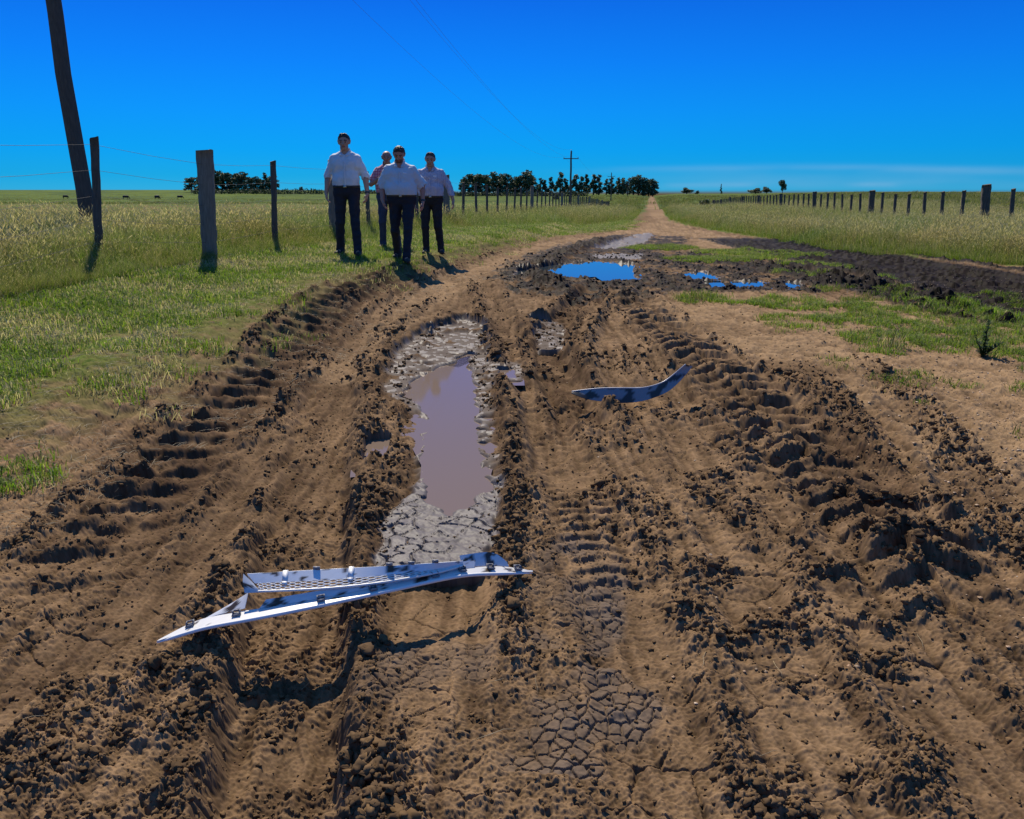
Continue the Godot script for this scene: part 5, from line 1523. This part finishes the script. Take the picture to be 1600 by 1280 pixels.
func build_people() -> void:
	var white := func(_q: Vector3) -> Color: return Color(0.64, 0.64, 0.64)
	var pale := func(_q: Vector3) -> Color: return Color(0.58, 0.61, 0.63)
	var stripe := func(q: Vector3) -> Color: return Color(0.48, 0.44, 0.49) if fposmod(q.x, 0.034) > 0.008 else Color(0.36, 0.33, 0.40)
	var check := func(q: Vector3) -> Color:
		var a := fposmod(q.x + 0.3 * q.z, 0.05) < 0.02; var b := fposmod(q.y, 0.05) < 0.02
		return Color(0.36, 0.07, 0.10) if a and b else Color(0.46, 0.15, 0.18) if a or b else Color(0.6, 0.32, 0.33)
	var pos := [[-2.54, 13.05], [-1.62, 12.45], [-2.18, 14.9], [-1.33, 13.9]]
	var g := []
	for q in pos: g.append(Vector3(q[0], ground_at(q[0], q[1]), -q[1]))
	print("people ", g)
	person({"at": g[0], "size": 1.84, "label": "tall person in white shirt with rolled sleeves and dark trousers, walking", "girth": 1.02, "skin": Color(0.44, 0.24, 0.155), "hair": Color(0.022, 0.017, 0.014), "seed": 1, "nod": 0.16, "roll": 0.02,
		"knee": [Vector3(-0.125, 0.50, 0.0), Vector3(0.125, 0.50, 0.08)], "ankle": [Vector3(-0.165, 0.09, -0.14), Vector3(0.15, 0.09, 0.14)],
		"elbow": [Vector3(-0.275, 1.17, -0.03), Vector3(0.285, 1.18, -0.02)], "wrist": [Vector3(-0.30, 0.93, 0.05), Vector3(0.315, 0.92, 0.05)], "hand": [Vector3(-0.285, 0.83, 0.09), Vector3(0.30, 0.82, 0.09)],
		"sleeve": 1.12, "cuff": 0.06, "trousers": Color(0.013, 0.014, 0.022), "shoes": Color(0.014, 0.011, 0.01), "shirt": white, "watch": 1, "waist": 1.025})
	person({"at": g[1], "size": 1.69, "label": "heavy bearded person in pale shirt, head bowed, walking in front of the others", "girth": 1.22, "skin": Color(0.44, 0.20, 0.13), "hair": Color(0.02, 0.016, 0.013), "seed": 2, "nod": 0.55, "roll": -0.04, "beard": 0.75, "glasses": true, "lean": Vector3(-0.01, -0.012, 0.05),
		"knee": [Vector3(-0.125, 0.50, -0.02), Vector3(0.10, 0.51, 0.16)], "ankle": [Vector3(-0.135, 0.12, -0.28), Vector3(0.075, 0.09, 0.24)],
		"elbow": [Vector3(-0.31, 1.17, -0.02), Vector3(0.325, 1.17, -0.05)], "wrist": [Vector3(-0.285, 0.95, 0.10), Vector3(0.33, 0.93, 0.02)], "hand": [Vector3(-0.255, 0.85, 0.13), Vector3(0.325, 0.83, 0.05)],
		"sleeve": 0.98, "cuff": 0.082, "trousers": Color(0.012, 0.013, 0.019), "shoes": Color(0.03, 0.02, 0.014), "shirt": pale, "watch": 1, "waist": 1.02})
	person({"at": g[2], "size": 1.69, "label": "bald person in pink checked shirt and jeans behind the others, hand raised to chest", "girth": 1.1, "skin": Color(0.34, 0.17, 0.11), "hair": Color(0.10, 0.085, 0.075), "seed": 3, "nod": 0.12, "bald": true, "yaw": 0.1,
		"knee": [Vector3(-0.115, 0.50, 0.03), Vector3(0.12, 0.50, 0.06)], "ankle": [Vector3(-0.13, 0.09, -0.06), Vector3(0.14, 0.10, -0.16)],
		"elbow": [Vector3(-0.30, 1.18, 0.05), Vector3(0.29, 1.17, 0.0)], "wrist": [Vector3(-0.10, 1.30, 0.20), Vector3(0.28, 0.95, 0.08)], "hand": [Vector3(-0.02, 1.36, 0.21), Vector3(0.27, 0.85, 0.1)], "palm": [Vector3(0, 1, 0), Vector3(0, 0, 1)],
		"sleeve": 0.72, "cuff": 0.072, "trousers": Color(0.028, 0.04, 0.075), "shoes": Color(0.09, 0.05, 0.03), "shirt": check, "waist": 1.02})
	person({"at": g[3], "size": 1.645, "label": "person in striped lavender long sleeved shirt and black trousers, right of the group", "girth": 1.16, "skin": Color(0.42, 0.22, 0.14), "hair": Color(0.03, 0.025, 0.022), "seed": 4, "nod": 0.3, "roll": -0.05, "hairline": 0.205,
		"knee": [Vector3(-0.11, 0.50, 0.06), Vector3(0.12, 0.50, 0.05)], "ankle": [Vector3(-0.105, 0.09, 0.0), Vector3(0.16, 0.09, -0.04)],
		"elbow": [Vector3(-0.30, 1.17, 0.0), Vector3(0.33, 1.19, -0.03)], "wrist": [Vector3(-0.30, 0.93, 0.08), Vector3(0.40, 0.95, 0.03)], "hand": [Vector3(-0.285, 0.83, 0.11), Vector3(0.41, 0.85, 0.06)],
		"sleeve": 1.93, "cuff": 0.064, "trousers": Color(0.010, 0.010, 0.012), "shoes": Color(0.014, 0.013, 0.015), "shirt": stripe, "waist": 1.02})

func build_cattle() -> void:
	var hide := mat(Color(0.016, 0.012, 0.010), 0.7)
	var horn := mat(Color(0.25, 0.2, 0.15), 0.6)
	var st := new_st()
	var l := [limb(Vector3(-0.55, 1.0, 0), Vector3(0.6, 0.98, 0), 0.36, 0.38, 0.8, 0.1), limb(Vector3(0.0, 0.86, 0), Vector3(0.4, 0.84, 0), 0.3, 0.3, 0.85, 0.1), limb(Vector3(0.75, 1.05, 0), Vector3(1.15, 0.62, 0.02), 0.24, 0.15, 0.8, 0.1), limb(Vector3(1.12, 0.60, 0.02), Vector3(1.34, 0.25, 0.03), 0.14, 0.085, 1.0, 0.05), limb(Vector3(1.1, 0.66, -0.1), Vector3(1.12, 0.6, -0.26), 0.03, 0.05, 1.0, 0.03), limb(Vector3(1.1, 0.66, 0.14), Vector3(1.12, 0.6, 0.3), 0.03, 0.05, 1.0, 0.03), limb(Vector3(-0.9, 1.15, 0), Vector3(-0.96, 0.45, 0), 0.035, 0.025, 1.0, 0.05), limb(Vector3(-0.96, 0.45, 0), Vector3(-0.95, 0.3, 0), 0.05, 0.04, 1.0, 0.03)]
	for z in [-0.17, 0.17]:
		l.append(limb(Vector3(0.62, 0.8, z), Vector3(0.64, 0.42, z * 1.1), 0.14, 0.07, 1.0, 0.08)); l.append(limb(Vector3(0.64, 0.42, z * 1.1), Vector3(0.63, 0.03, z * 1.1), 0.06, 0.05, 1.0, 0.03))
		l.append(limb(Vector3(-0.62, 0.85, z), Vector3(-0.58, 0.62, z * 1.1), 0.2, 0.13, 1.0, 0.08)); l.append(limb(Vector3(-0.58, 0.62, z * 1.1), Vector3(-0.74, 0.42, z * 1.1), 0.11, 0.07, 1.0, 0.05)); l.append(limb(Vector3(-0.74, 0.42, z * 1.1), Vector3(-0.70, 0.03, z * 1.1), 0.065, 0.05, 1.0, 0.03))
	var cow := Node3D.new()
	part("body", netted(l, 0.04), hide, cow)
	var spots := [[-0.527, 330, 0.2], [-0.456, 290, 0.3], [-0.419, 270, 1.2], [-0.392, 310, 0.4]]
	var ord_ := []
	for s in spots:
		var less := 0
		for q in spots: less += int(q[0] < s[0])
		ord_.append(less)
	for s in spots:
		var o: Node3D = cow.duplicate()
		o.name = numbered("cow")
		var x: float = s[0] * s[1]
		o.position = Vector3(x, g0(x, s[1]), -float(s[1]))
		o.rotation.y = s[2]
		add_child(o)
		tag(o, "small black cow, %s from the left among those grazing in the far field" % nth(ord_[spots.find(s)]), "cow", "cattle grazing in the left field")
	cow.free()

func _ready() -> void:
	rng.seed = 4
	build_sky()
	build_ground()
	build_puddles()
	build_trees()
	build_fences()
	build_poles()
	build_people()
	build_cattle()
	build_bumper()
	build_trim()
	build_grass()
	build_clods()
